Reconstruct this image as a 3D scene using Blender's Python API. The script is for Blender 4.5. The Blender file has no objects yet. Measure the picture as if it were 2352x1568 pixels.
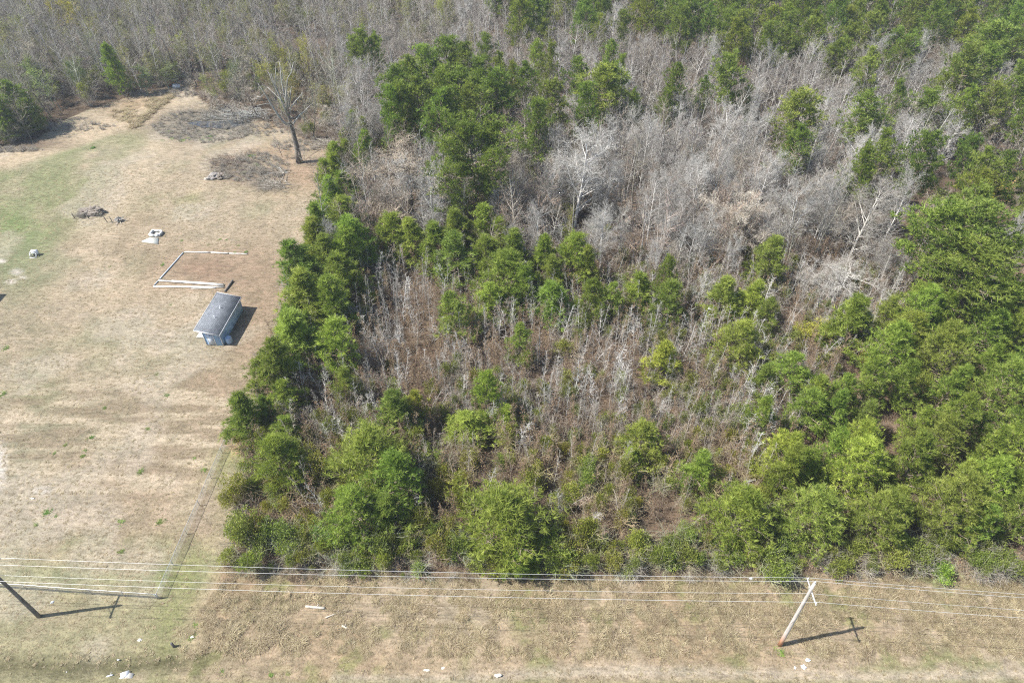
import bpy, math, random
import numpy as np
from mathutils import Vector, Euler
random.seed(7)
RNG = np.random.default_rng(7)
R = math.radians
SC = bpy.context.scene
COL = SC.collection

# ------------------------------------------------------------------ camera
CAMH = 62.0
PITCH = 43.4
cam_d = bpy.data.cameras.new('camera')
cam_d.lens = 24.0; cam_d.sensor_width = 36.0; cam_d.clip_start = 0.5; cam_d.clip_end = 6000
cam = bpy.data.objects.new('camera', cam_d); COL.objects.link(cam)
cam.location = (0, 0, CAMH); cam.rotation_euler = (R(90 - PITCH), 0, 0)
SC.camera = cam
# ------------------------------------------------------------------ light
SUN_EL = 52.6
SUN_V = Vector((-math.cos(R(SUN_EL)) * 0.989, -math.cos(R(SUN_EL)) * 0.148, math.sin(R(SUN_EL))))   # towards the sun
world = bpy.data.worlds.new('World'); SC.world = world; world.use_nodes = True
nt = world.node_tree; nt.nodes.clear()
wo = nt.nodes.new('ShaderNodeOutputWorld'); bg = nt.nodes.new('ShaderNodeBackground'); sk = nt.nodes.new('ShaderNodeTexSky')
sk.sky_type = 'NISHITA'; sk.sun_disc = False; sk.sun_elevation = R(SUN_EL)
sk.sun_rotation = math.atan2(SUN_V.x, SUN_V.y)
sk.air_density = 1.0; sk.dust_density = 1.0; sk.ozone_density = 1.0
bg.inputs[1].default_value = 0.10
nt.links.new(sk.outputs[0], bg.inputs[0]); nt.links.new(bg.outputs[0], wo.inputs[0])
sun_d = bpy.data.lights.new('sun', 'SUN'); sun_d.energy = 4.8; sun_d.angle = R(0.55); sun_d.color = (1.0, 0.955, 0.89)
sun = bpy.data.objects.new('sun', sun_d); COL.objects.link(sun)
sun.rotation_euler = SUN_V.to_track_quat('Z', 'Y').to_euler(); sun.location = (-60, -10, 90)
SC.view_settings.view_transform = 'Standard'; SC.view_settings.look = 'None'
SC.view_settings.exposure = 1.06; SC.view_settings.gamma = 1.0; SC.view_settings.use_curve_mapping = False
SC.cycles.max_bounces = 6; SC.cycles.diffuse_bounces = 3; SC.cycles.transmission_bounces = 4; SC.cycles.transparent_max_bounces = 8
SC.cycles.volume_bounces = 0
SC.cycles.use_denoising = False; SC.cycles.filter_width = 1.15; SC.cycles.sample_clamp_indirect = 4

# ------------------------------------------------------------------ photograph pixel -> place (2352-wide reading)
sp, cp = math.sin(R(PITCH)), math.cos(R(PITCH))
FD = 1568.0
def G(px, py, z=0.0):
    """point at height z that the photograph shows at (px, py)"""
    u, v = px - 1176.0, 784.0 - py
    dy = v * sp + FD * cp; dz = v * cp - FD * sp
    t = (z - CAMH) / dz
    return (u * t, dy * t)
def GP(px, py, z=0.0):
    return G(px * 0.784, py * 0.784, z)
def depth_at(x, y, z):
    return y * cp + (CAMH - z) * sp
def PX(x, y, z):
    """numpy: place -> photograph pixel"""
    f = y * cp + (CAMH - z) * sp
    f = np.maximum(f, 1e-3)
    return 1176.0 + x / f * FD, 784.0 - (y * sp - (CAMH - z) * cp) / f * FD
def inpoly(px, py, poly):
    px = np.asarray(px, float); py = np.asarray(py, float)
    r = np.zeros(px.shape, bool); n = len(poly)
    for i in range(n):
        x1, y1 = poly[i]; x2, y2 = poly[(i + 1) % n]
        if y1 == y2: continue
        c = ((y1 > py) != (y2 > py)) & (px < (x2 - x1) * (py - y1) / (y2 - y1) + x1)
        r ^= c
    return r

# ------------------------------------------------------------------ value noise for geometry
_P = RNG.random((256, 256))
def vnoise(x, y, s, seed=0):
    x = np.asarray(x) / s + seed * 17.3; y = np.asarray(y) / s + seed * 9.1
    xi = np.floor(x).astype(int); yi = np.floor(y).astype(int)
    fx = x - xi; fy = y - yi
    fx = fx * fx * (3 - 2 * fx); fy = fy * fy * (3 - 2 * fy)
    a = _P[xi & 255, yi & 255]; b = _P[(xi + 1) & 255, yi & 255]
    c = _P[xi & 255, (yi + 1) & 255]; d = _P[(xi + 1) & 255, (yi + 1) & 255]
    return (a * (1 - fx) + b * fx) * (1 - fy) + (c * (1 - fx) + d * fx) * fy
def fnoise(x, y, s, seed=0, octv=3):
    r = 0; a = 1; t = 0
    for o in range(octv):
        r = r + a * vnoise(x, y, s / 2 ** o, seed + o); t += a; a *= 0.55
    return r / t

# ------------------------------------------------------------------ materials
def newmat(name):
    m = bpy.data.materials.new(name); m.use_nodes = True
    n = m.node_tree; n.nodes.clear()
    out = n.nodes.new('ShaderNodeOutputMaterial')
    return m, n, out
def nd(n, t, **k):
    x = n.nodes.new(t)
    for a, b in k.items(): setattr(x, a, b)
    return x
def mixc(n, fac, a, b, mode='MIX'):
    x = n.nodes.new('ShaderNodeMix'); x.data_type = 'RGBA'; x.blend_type = mode
    for s, v in ((0, fac), (6, a), (7, b)):
        if hasattr(v, 'is_linked') or hasattr(v, 'links'): n.links.new(v, x.inputs[s])
        else: x.inputs[s].default_value = v if s == 0 else (*v, 1)[:4]
    return x.outputs[2]
def ramp(n, src, stops):
    r = n.nodes.new('ShaderNodeValToRGB'); n.links.new(src, r.inputs[0])
    e = r.color_ramp.elements
    while len(e) < len(stops): e.new(0.5)
    for i, (p, c) in enumerate(stops):
        e[i].position = p; e[i].color = (*c, 1) if len(c) == 3 else c
    return r.outputs[0]
def noise(n, vec, scale, detail=4, rough=0.6):
    x = n.nodes.new('ShaderNodeTexNoise'); x.inputs['Scale'].default_value = scale
    x.inputs['Detail'].default_value = detail; x.inputs['Roughness'].default_value = rough
    if vec is not None: n.links.new(vec, x.inputs['Vector'])
    return x.outputs[0]

def foliage_mat(name, dark, light, trans=0.22, usecolor=True, varh=0.05):
    """needles and leaves: colour varies tuft by tuft and tree by tree"""
    m, n, out = newmat(name)
    at = nd(n, 'ShaderNodeAttribute', attribute_name='v')
    c = mixc(n, at.outputs['Fac'], dark, light)
    oi = nd(n, 'ShaderNodeObjectInfo')
    hs = nd(n, 'ShaderNodeHueSaturation')
    mh = nd(n, 'ShaderNodeMapRange'); mh.inputs[3].default_value = 0.5 - varh / 2; mh.inputs[4].default_value = 0.5 + varh / 2
    n.links.new(oi.outputs['Random'], mh.inputs[0]); n.links.new(mh.outputs[0], hs.inputs['Hue'])
    wn = nd(n, 'ShaderNodeTexWhiteNoise', noise_dimensions='1D'); n.links.new(oi.outputs['Random'], wn.inputs['W'])
    mv = nd(n, 'ShaderNodeMapRange'); mv.inputs[3].default_value = 0.82; mv.inputs[4].default_value = 1.2
    n.links.new(wn.outputs[0], mv.inputs[0]); n.links.new(mv.outputs[0], hs.inputs['Value'])
    n.links.new(c, hs.inputs['Color'])
    c = hs.outputs[0]
    if usecolor: c = mixc(n, 1.0, c, oi.outputs['Color'], 'MULTIPLY')
    p = nd(n, 'ShaderNodeBsdfPrincipled'); p.inputs['Roughness'].default_value = 0.62; p.inputs['Specular IOR Level'].default_value = 0.25
    tr = nd(n, 'ShaderNodeBsdfTranslucent'); n.links.new(c, p.inputs['Base Color'])
    hc = mixc(n, 1.0, c, (1.25, 1.3, 0.7), 'MULTIPLY'); n.links.new(hc, tr.inputs['Color'])
    mx = nd(n, 'ShaderNodeMixShader'); mx.inputs[0].default_value = trans
    n.links.new(p.outputs[0], mx.inputs[1]); n.links.new(tr.outputs[0], mx.inputs[2]); n.links.new(mx.outputs[0], out.inputs[0])
    return m
def bark_mat(name, dark, light, scale=6.0, usecolor=True, lichen=None):
    m, n, out = newmat(name)
    tc = nd(n, 'ShaderNodeTexCoord')
    mp = nd(n, 'ShaderNodeMapping'); mp.inputs['Scale'].default_value = (1, 1, 0.25); n.links.new(tc.outputs['Object'], mp.inputs[0])
    f = noise(n, mp.outputs[0], scale, 5, 0.65)
    c = ramp(n, f, [(0.32, dark), (0.68, light)])
    if lichen:
        f2 = noise(n, tc.outputs['Object'], 1.3, 3, 0.6)
        r2 = ramp(n, f2, [(0.5, (0, 0, 0)), (0.62, (1, 1, 1))])
        c = mixc(n, r2, c, lichen)
    oi = nd(n, 'ShaderNodeObjectInfo')
    mv = nd(n, 'ShaderNodeMapRange'); mv.inputs[3].default_value = 0.8; mv.inputs[4].default_value = 1.2
    n.links.new(oi.outputs['Random'], mv.inputs[0])
    hs = nd(n, 'ShaderNodeHueSaturation'); n.links.new(mv.outputs[0], hs.inputs['Value']); n.links.new(c, hs.inputs['Color'])
    c = hs.outputs[0]
    if usecolor: c = mixc(n, 1.0, c, oi.outputs['Color'], 'MULTIPLY')
    p = nd(n, 'ShaderNodeBsdfPrincipled'); p.inputs['Roughness'].default_value = 0.9; p.inputs['Specular IOR Level'].default_value = 0.15
    n.links.new(c, p.inputs['Base Color'])
    b = nd(n, 'ShaderNodeBump'); b.inputs['Strength'].default_value = 0.6; b.inputs['Distance'].default_value = 0.03
    n.links.new(f, b.inputs['Height']); n.links.new(b.outputs[0], p.inputs['Normal'])
    n.links.new(p.outputs[0], out.inputs[0])
    return m
def plain_mat(name, col, rough=0.7, var=0.15, scale=3.0, metal=0.0, dirt=None, bump=0.2, stretch=(1, 1, 1)):
    m, n, out = newmat(name)
    tc = nd(n, 'ShaderNodeTexCoord')
    mp = nd(n, 'ShaderNodeMapping'); mp.inputs['Scale'].default_value = stretch; n.links.new(tc.outputs['Object'], mp.inputs[0])
    f = noise(n, mp.outputs[0], scale, 6, 0.65)
    lo = tuple(c * (1 - var) for c in col); hi = tuple(min(1, c * (1 + var)) for c in col)
    c = ramp(n, f, [(0.3, lo), (0.7, hi)])
    if dirt:
        f2 = noise(n, tc.outputs['Object'], scale * 0.45, 5, 0.7)
        r2 = ramp(n, f2, [(0.5, (0, 0, 0)), (0.72, (0.8, 0.8, 0.8))])
        c = mixc(n, r2, c, dirt)
    p = nd(n, 'ShaderNodeBsdfPrincipled'); p.inputs['Roughness'].default_value = rough; p.inputs['Metallic'].default_value = metal
    n.links.new(c, p.inputs['Base Color'])
    b = nd(n, 'ShaderNodeBump'); b.inputs['Strength'].default_value = bump; b.inputs['Distance'].default_value = 0.02
    n.links.new(f, b.inputs['Height']); n.links.new(b.outputs[0], p.inputs['Normal'])
    n.links.new(p.outputs[0], out.inputs[0])
    return m

M = {}
M['needle'] = foliage_mat('pine_needles', (0.110, 0.160, 0.024), (0.380, 0.440, 0.105), 0.42, varh=0.03)
M['needle_dk'] = foliage_mat('pine_needles_deep', (0.092, 0.138, 0.024), (0.310, 0.365, 0.085), 0.40, varh=0.03)
M['leaf'] = foliage_mat('evergreen_leaves', (0.100, 0.122, 0.028), (0.310, 0.335, 0.090), 0.36, varh=0.03)
M['bud'] = foliage_mat('spring_buds', (0.16, 0.17, 0.06), (0.34, 0.33, 0.12), 0.3, varh=0.04)
M['dryleaf'] = foliage_mat('dry_leaves', (0.13, 0.085, 0.05), (0.33, 0.24, 0.15), 0.25, varh=0.02)
M['drygrass'] = foliage_mat('dry_grass', (0.16, 0.125, 0.07), (0.50, 0.42, 0.28), 0.25, varh=0.02)
M['greengrass'] = foliage_mat('green_grass', (0.07, 0.12, 0.03), (0.19, 0.25, 0.07), 0.3, varh=0.04)
M['pinebark'] = bark_mat('pine_bark', (0.08, 0.06, 0.048), (0.22, 0.175, 0.14), usecolor=False)
M['pinelimb'] = bark_mat('pine_limb', (0.22, 0.17, 0.13), (0.42, 0.35, 0.28), usecolor=False)
M['greybark'] = bark_mat('grey_bark', (0.26, 0.24, 0.205), (0.56, 0.53, 0.47), 5)
M['whitebark'] = bark_mat('white_bark', (0.40, 0.39, 0.365), (0.78, 0.76, 0.72), 4)
M['palebark'] = bark_mat('pale_grey_bark', (0.28, 0.265, 0.24), (0.56, 0.54, 0.50), 4)
M['deadbark'] = bark_mat('dead_bark', (0.07, 0.062, 0.055), (0.22, 0.20, 0.175), 5)
M['bleached'] = bark_mat('bleached_wood', (0.30, 0.31, 0.29), (0.62, 0.62, 0.58), 5)
M['twig'] = bark_mat('twigs', (0.25, 0.225, 0.185), (0.47, 0.43, 0.365), 5)
M['woodtwig'] = bark_mat('wood_twigs', (0.17, 0.14, 0.115), (0.36, 0.315, 0.27), 5)
M['browntwig'] = bark_mat('brown_twigs', (0.20, 0.15, 0.11), (0.42, 0.335, 0.255), 5)

# ------------------------------------------------------------------ mesh helpers
def mesh_from(name, V, F, mats, mi=None, v=None, smooth=False):
    """V (n,3), F list of (m,k) int arrays (k = 3 or 4)"""
    me = bpy.data.meshes.new(name)
    if not isinstance(F, list): F = [F]
    F = [f for f in F if len(f)]
    nl = sum(f.size for f in F); nf = sum(len(f) for f in F)
    me.vertices.add(len(V)); me.vertices.foreach_set('co', np.asarray(V, np.float32).ravel())
    me.loops.add(nl); me.polygons.add(nf)
    me.loops.foreach_set('vertex_index', np.concatenate([f.ravel() for f in F]).astype(np.int32))
    tot = np.concatenate([np.full(len(f), f.shape[1], np.int32) for f in F])
    st = np.concatenate([[0], np.cumsum(tot)[:-1]]).astype(np.int32)
    me.polygons.foreach_set('loop_start', st)
    for m in mats: me.materials.append(m)
    if mi is not None: me.polygons.foreach_set('material_index', np.asarray(mi, np.int32))
    if smooth: me.polygons.foreach_set('use_smooth', np.ones(nf, bool))
    if v is not None:
        a = me.attributes.new('v', 'FLOAT', 'POINT'); a.data.foreach_set('value', np.asarray(v, np.float32))
    me.update(calc_edges=True)
    return me

class Geo:
    def __init__(s): s.V = []; s.T = []; s.Q = []; s.n = 0; s.a = []
    def add(s, V, T=None, Q=None, v=None):
        V = np.asarray(V, float)
        s.V.append(V)
        if T is not None and len(T): s.T.append(np.asarray(T) + s.n)
        if Q is not None and len(Q): s.Q.append(np.asarray(Q) + s.n)
        s.a.append(np.full(len(V), 0.5) if v is None else np.asarray(v)); s.n += len(V)
    def box(s, c, d, rot=None, v=None):
        c = np.array(c, float); d = np.array(d, float) / 2
        P = np.array([[x, y, z] for z in (-1, 1) for y in (-1, 1) for x in (-1, 1)], float) * d
        if rot is not None: P = P @ np.array(Euler(rot).to_matrix()).T
        s.add(P + c, Q=np.array([[0, 2, 3, 1], [4, 5, 7, 6], [0, 1, 5, 4], [2, 6, 7, 3], [0, 4, 6, 2], [1, 3, 7, 5]]), v=v)
        return s
    def tube(s, pts, rad, sides=8, cap=True):
        pts = np.asarray(pts, float); n = len(pts)
        rad = np.broadcast_to(np.asarray(rad, float), (n,))
        t = np.gradient(pts, axis=0); t /= np.linalg.norm(t, axis=1)[:, None] + 1e-9
        ref = np.array([0, 0, 1.0]) if abs(t[0][2]) < 0.9 else np.array([1.0, 0, 0])
        a = np.cross(t, ref); a /= np.linalg.norm(a, axis=1)[:, None] + 1e-9
        b = np.cross(t, a)
        th = np.arange(sides) * 2 * math.pi / sides
        ring = pts[:, None] + rad[:, None, None] * (a[:, None] * np.cos(th)[None, :, None] + b[:, None] * np.sin(th)[None, :, None])
        V = ring.reshape(-1, 3)
        i = np.arange(n - 1)[:, None] * sides; j = np.arange(sides)[None]; k = (j + 1) % sides
        Q = np.stack([i + j, i + k, i + sides + k, i + sides + j], -1).reshape(-1, 4)
        T = []
        if cap:
            V = np.vstack([V, pts[0], pts[-1]])
            for q in range(sides):
                T.append([n * sides, (q + 1) % sides, q]); T.append([n * sides + 1, (n - 1) * sides + q, (n - 1) * sides + (q + 1) % sides])
        s.add(V, T=np.array(T) if T else None, Q=Q)
        return s
    def lathe(s, prof, c=(0, 0, 0), sides=16):
        prof = np.array(prof, float); n = len(prof)
        th = np.arange(sides) * 2 * math.pi / sides
        V = np.stack([prof[:, 0][:, None] * np.cos(th), prof[:, 0][:, None] * np.sin(th), np.repeat(prof[:, 1][:, None], sides, 1)], -1).reshape(-1, 3) + np.array(c)
        i = np.arange(n - 1)[:, None] * sides; j = np.arange(sides)[None]; k = (j + 1) % sides
        s.add(V, Q=np.stack([i + j, i + k, i + sides + k, i + sides + j], -1).reshape(-1, 4))
        return s
    def prism(s, poly, z0, z1):
        n = len(poly); V = [(x, y, z0) for x, y in poly] + [(x, y, z1) for x, y in poly]
        Q = [[i, (i + 1) % n, n + (i + 1) % n, n + i] for i in range(n)]
        T = [[n, n + i, n + i + 1] for i in range(1, n - 1)] + [[0, i + 1, i] for i in range(1, n - 1)]
        s.add(V, T=np.array(T), Q=np.array(Q)); return s
    def mesh(s, name, mats, smooth=False):
        V = np.vstack(s.V); F = []
        if s.T: F.append(np.vstack(s.T))
        if s.Q: F.append(np.vstack(s.Q))
        return mesh_from(name, V, F, mats, v=np.concatenate(s.a), smooth=smooth)
    def build(s, name, mat, parent=None, smooth=False):
        me = s.mesh(name, [mat], smooth)
        return put(name, me, parent)
def put(name, me, parent=None, loc=None):
    o = bpy.data.objects.new(name, me); COL.objects.link(o)
    if parent is not None: o.parent = parent
    if loc is not None: o.location = loc
    return o
def empty(name, loc=(0, 0, 0), rz=0.0):
    o = bpy.data.objects.new(name, None); COL.objects.link(o)
    o.location = loc; o.rotation_euler = (0, 0, rz); o.empty_display_size = 0.3
    return o
def tag(o, label=None, cat=None, group=None, kind=None):
    if label: o['label'] = label
    if cat: o['category'] = cat
    if group: o['group'] = group
    if kind: o['kind'] = kind
    return o

# ------------------------------------------------------------------ segments -> bark mesh
def segs_mesh(segs, sides):
    A = np.array([s[0] + s[1] + (s[2], s[3]) for s in segs], float)
    p0, p1, r0, r1 = A[:, 0:3], A[:, 3:6], A[:, 6], A[:, 7]
    d = p1 - p0; d /= np.linalg.norm(d, axis=1)[:, None] + 1e-9
    ref = np.where(np.abs(d[:, 2:3]) < 0.8, np.array([[0, 0, 1.0]]), np.array([[1.0, 0, 0]]))
    a = np.cross(d, ref); a /= np.linalg.norm(a, axis=1)[:, None] + 1e-9
    b = np.cross(d, a)
    th = np.arange(sides) * 2 * math.pi / sides
    off = a[:, None] * np.cos(th)[None, :, None] + b[:, None] * np.sin(th)[None, :, None]
    V = np.concatenate([p0[:, None] + off * r0[:, None, None], p1[:, None] + off * r1[:, None, None]], 1).reshape(-1, 3)
    i = np.arange(len(A))[:, None] * 2 * sides; j = np.arange(sides)[None]; k = (j + 1) % sides
    Q = np.stack([i + j, i + k, i + sides + k, i + sides + j], -1).reshape(-1, 4)
    return V, Q

def nrm(x, y, z):
    l = math.sqrt(x * x + y * y + z * z) + 1e-9
    return (x / l, y / l, z / l)
def off_dir(rnd, d, ang):
    """direction at angle ang from d, at random azimuth"""
    x, y, z = rnd.gauss(0, 1), rnd.gauss(0, 1), rnd.gauss(0, 1)
    k = x * d[0] + y * d[1] + z * d[2]
    x, y, z = nrm(x - k * d[0], y - k * d[1], z - k * d[2])
    c, s = math.cos(ang), math.sin(ang)
    return (d[0] * c + x * s, d[1] * c + y * s, d[2] * c + z * s)
def grow(rnd, segs, p, d, L, r, lvl, P):
    n = P['n'][lvl]; st = L / n
    for i in range(n):
        w = P['wob'][lvl]
        d = nrm(d[0] + rnd.gauss(0, w), d[1] + rnd.gauss(0, w), d[2] + rnd.gauss(0, w * 0.6) + P['up'][lvl])
        q = (p[0] + d[0] * st, p[1] + d[1] * st, p[2] + d[2] * st)
        if q[2] < 0.15: q = (q[0], q[1], 0.15)
        ra = r * (1 - i / n * (1 - P['tip'])); rb = r * (1 - (i + 1) / n * (1 - P['tip']))
        segs.append((p, q, ra, rb, lvl))
        f = (i + 1) / n
        if lvl + 1 < len(P['n']) and f > P['start'][lvl]:
            k = P['ch'][lvl] / (n * (1 - P['start'][lvl]) + 1e-6)
            m = int(k) + (rnd.random() < k - int(k))
            for _ in range(m):
                t = rnd.random()
                b = (p[0] + (q[0] - p[0]) * t, p[1] + (q[1] - p[1]) * t, p[2] + (q[2] - p[2]) * t)
                ff = (f - P['start'][lvl]) / (1 - P['start'][lvl] + 1e-6)
                Lc = L * P['ratio'][lvl] * P['shape'][lvl](ff) * rnd.uniform(0.65, 1.25)
                cd = off_dir(rnd, d, R(P['ang'][lvl] * rnd.uniform(0.7, 1.25)))
                rc = max(P['rmin'], min(ra * 0.7, P['rr'] * Lc))
                grow(rnd, segs, b, cd, Lc, rc, lvl + 1, P)
        p = q
one = lambda f: 1.0
KIND = {
 # slender pale sapling of the thicket
 'sapling': dict(H=7.0, r=0.042, n=[8, 3, 2], wob=[.03, .10, .16], up=[.02, .12, .06], tip=.3, start=[.25, .15], ch=[24, 3.5], ratio=[.15, .40],
                 shape=[lambda f: 1.15 - .75 * f, one], ang=[52, 42], rmin=.011, rr=.013),
 'leaner': dict(H=6.0, r=0.055, n=[8, 4, 2], wob=[.07, .16, .25], up=[.01, .08, .02], tip=.25, start=[.2, .15], ch=[22, 6], ratio=[.22, .42],
                 shape=[lambda f: 1.15 - .75 * f, one], ang=[58, 45], rmin=.012, rr=.014),
 # tall bare woodland tree
 'wood': dict(H=13.0, r=0.13, n=[9, 5, 3, 1], wob=[.035, .12, .18, .2], up=[.03, .09, .05, .03], tip=.22, start=[.40, .2, .15], ch=[18, 5.5, 3.2], ratio=[.26, .42, .5],
              shape=[lambda f: 1.15 - .7 * f, one, one], ang=[56, 44, 42], rmin=.012, rr=.013),
 'bushy': dict(H=10.0, r=0.12, n=[6, 5, 3, 1], wob=[.07, .12, .2, .25], up=[.02, .1, .05, .02], tip=.3, start=[.18, .2, .1], ch=[17, 8, 5], ratio=[.42, .42, .42],
              shape=[lambda f: 1.0 - .4 * f, one, one], ang=[42, 42, 45], rmin=.016, rr=.014),
 # white-limbed spreading tree
 'white': dict(H=14.0, r=0.20, n=[8, 7, 5, 3, 1], wob=[.03, .08, .12, .16, .2], up=[.03, .09, .05, .03, 0], tip=.12, start=[.24, .2, .15, .1], ch=[24, 10, 6, 3.5], ratio=[.42, .4, .42, .5],
              shape=[lambda f: 1.0 - .5 * f, one, one, one], ang=[50, 42, 42, 42], rmin=.011, rr=.0115),
 'oak': dict(H=12.0, r=0.42, n=[5, 8, 5, 3, 1], wob=[.07, .15, .2, .22, .3], up=[.0, .02, .05, .05, .05], tip=.35, start=[.2, .2, .15, .1], ch=[20, 13, 7, 4.5], ratio=[.66, .36, .42, .45],
              shape=[lambda f: 1.0 - .35 * f, one, one, one], ang=[60, 48, 45, 42], rmin=.018, rr=.018),
 'brush': dict(H=1.5, r=0.025, n=[3, 3, 2], wob=[.25, .25, .3], up=[.0, .05, .02], tip=.4, start=[.05, .1], ch=[9, 4], ratio=[.6, .5],
              shape=[one, one], ang=[50, 50], rmin=.009, rr=.012),
}
def bare_tree(kind, seed, trunkmat, twigmat, H=None, budleaf=0, leafmat=None, lean=(0, 0), multi=1, leafsize=0.14):
    """trunk mesh, crown mesh, joined mesh"""
    P = KIND[kind]; rnd = random.Random(seed); segs = []
    H = H or P['H']
    for k in range(multi):
        a = rnd.uniform(0, 6.28); q = 0.0 if multi == 1 else rnd.uniform(.15, .45)
        d = nrm(lean[0] + q * math.cos(a), lean[1] + q * math.sin(a), 1)
        grow(rnd, segs, (0.1 * math.cos(a) * (multi > 1), 0.1 * math.sin(a) * (multi > 1), -0.25), d, H * (1 if multi == 1 else rnd.uniform(.7, 1)), P['r'] * (H / P['H']) * (1 if multi == 1 else .6), 0, P)
    t = [s for s in segs if s[4] == 0]; c = [s for s in segs if s[4] > 0]
    Vt, Qt = segs_mesh(t, 6)
    big = [s for s in c if s[4] == 1]; sm = [s for s in c if s[4] > 1]
    Vb, Qb = segs_mesh(big, 4); Vs, Qs = segs_mesh(sm, 3)
    Vc = np.vstack([Vb, Vs]); Qc = np.vstack([Qb, Qs + len(Vb)])
    mi = np.concatenate([np.zeros(len(Qb), int), np.ones(len(Qs), int)])
    T = np.zeros((0, 3), int); va = np.full(len(Vc), .5)
    mats = [trunkmat, twigmat]
    if budleaf:
        idx = RNG.integers(0, len(sm), budleaf)
        pts = np.array([sm[i][1] for i in idx]) + RNG.normal(0, .09, (budleaf, 3))
        Lv, Lt, La = leaves(pts, leafsize, seed)
        T = Lt + len(Vc); Vc = np.vstack([Vc, Lv]); va = np.concatenate([va, La])
        mats = mats + [leafmat]
    mt = mesh_from('trunk', Vt, Qt, [trunkmat])
    F = [Qc] + ([T] if len(T) else [])
    mi2 = np.concatenate([mi, np.full(len(T), 2)])
    mc = mesh_from('crown', Vc, F, mats, mi2, va)
    VJ = np.vstack([Vc, Vt]); vj = np.concatenate([va, np.full(len(Vt), .5)])
    FJ = [np.vstack([Qc, Qt + len(Vc)])] + ([T] if len(T) else [])
    mij = np.concatenate([mi, np.zeros(len(Qt), int), np.full(len(T), 2)])
    mj = mesh_from(kind + '_whole', VJ, FJ, mats, mij, vj)
    allp = np.array([s[1] for s in c])
    rad = np.percentile(np.hypot(allp[:, 0], allp[:, 1]), 93)
    return dict(trunk=mt, crown=mc, whole=mj, H=float(allp[:, 2].max()), R=float(rad))
def leaves(pts, size, seed, out=None):
    """small pointed leaves, one triangle pair folded, at pts"""
    rg = np.random.default_rng(seed); n = len(pts)
    d = rg.normal(0, 1, (n, 3)); d[:, 2] = np.abs(d[:, 2]) * .6
    if out is not None: d = d * .7 + out * .8
    d /= np.linalg.norm(d, axis=1)[:, None]
    a = np.cross(d, rg.normal(0, 1, (n, 3))); a /= np.linalg.norm(a, axis=1)[:, None] + 1e-9
    s = size * rg.uniform(.6, 1.35, n)[:, None]
    nn = np.cross(d, a)
    V = np.stack([pts, pts + d * s * .55 + a * s * .33 + nn * s * .1, pts + d * s, pts + d * s * .5 - a * s * .33 + nn * s * .1], 1).reshape(-1, 3)
    i = np.arange(n)[:, None] * 4
    T = np.concatenate([i + np.array([[0, 1, 2]]), i + np.array([[0, 2, 3]])])
    v = np.repeat(rg.random(n), 4)
    return V, T, v

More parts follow.
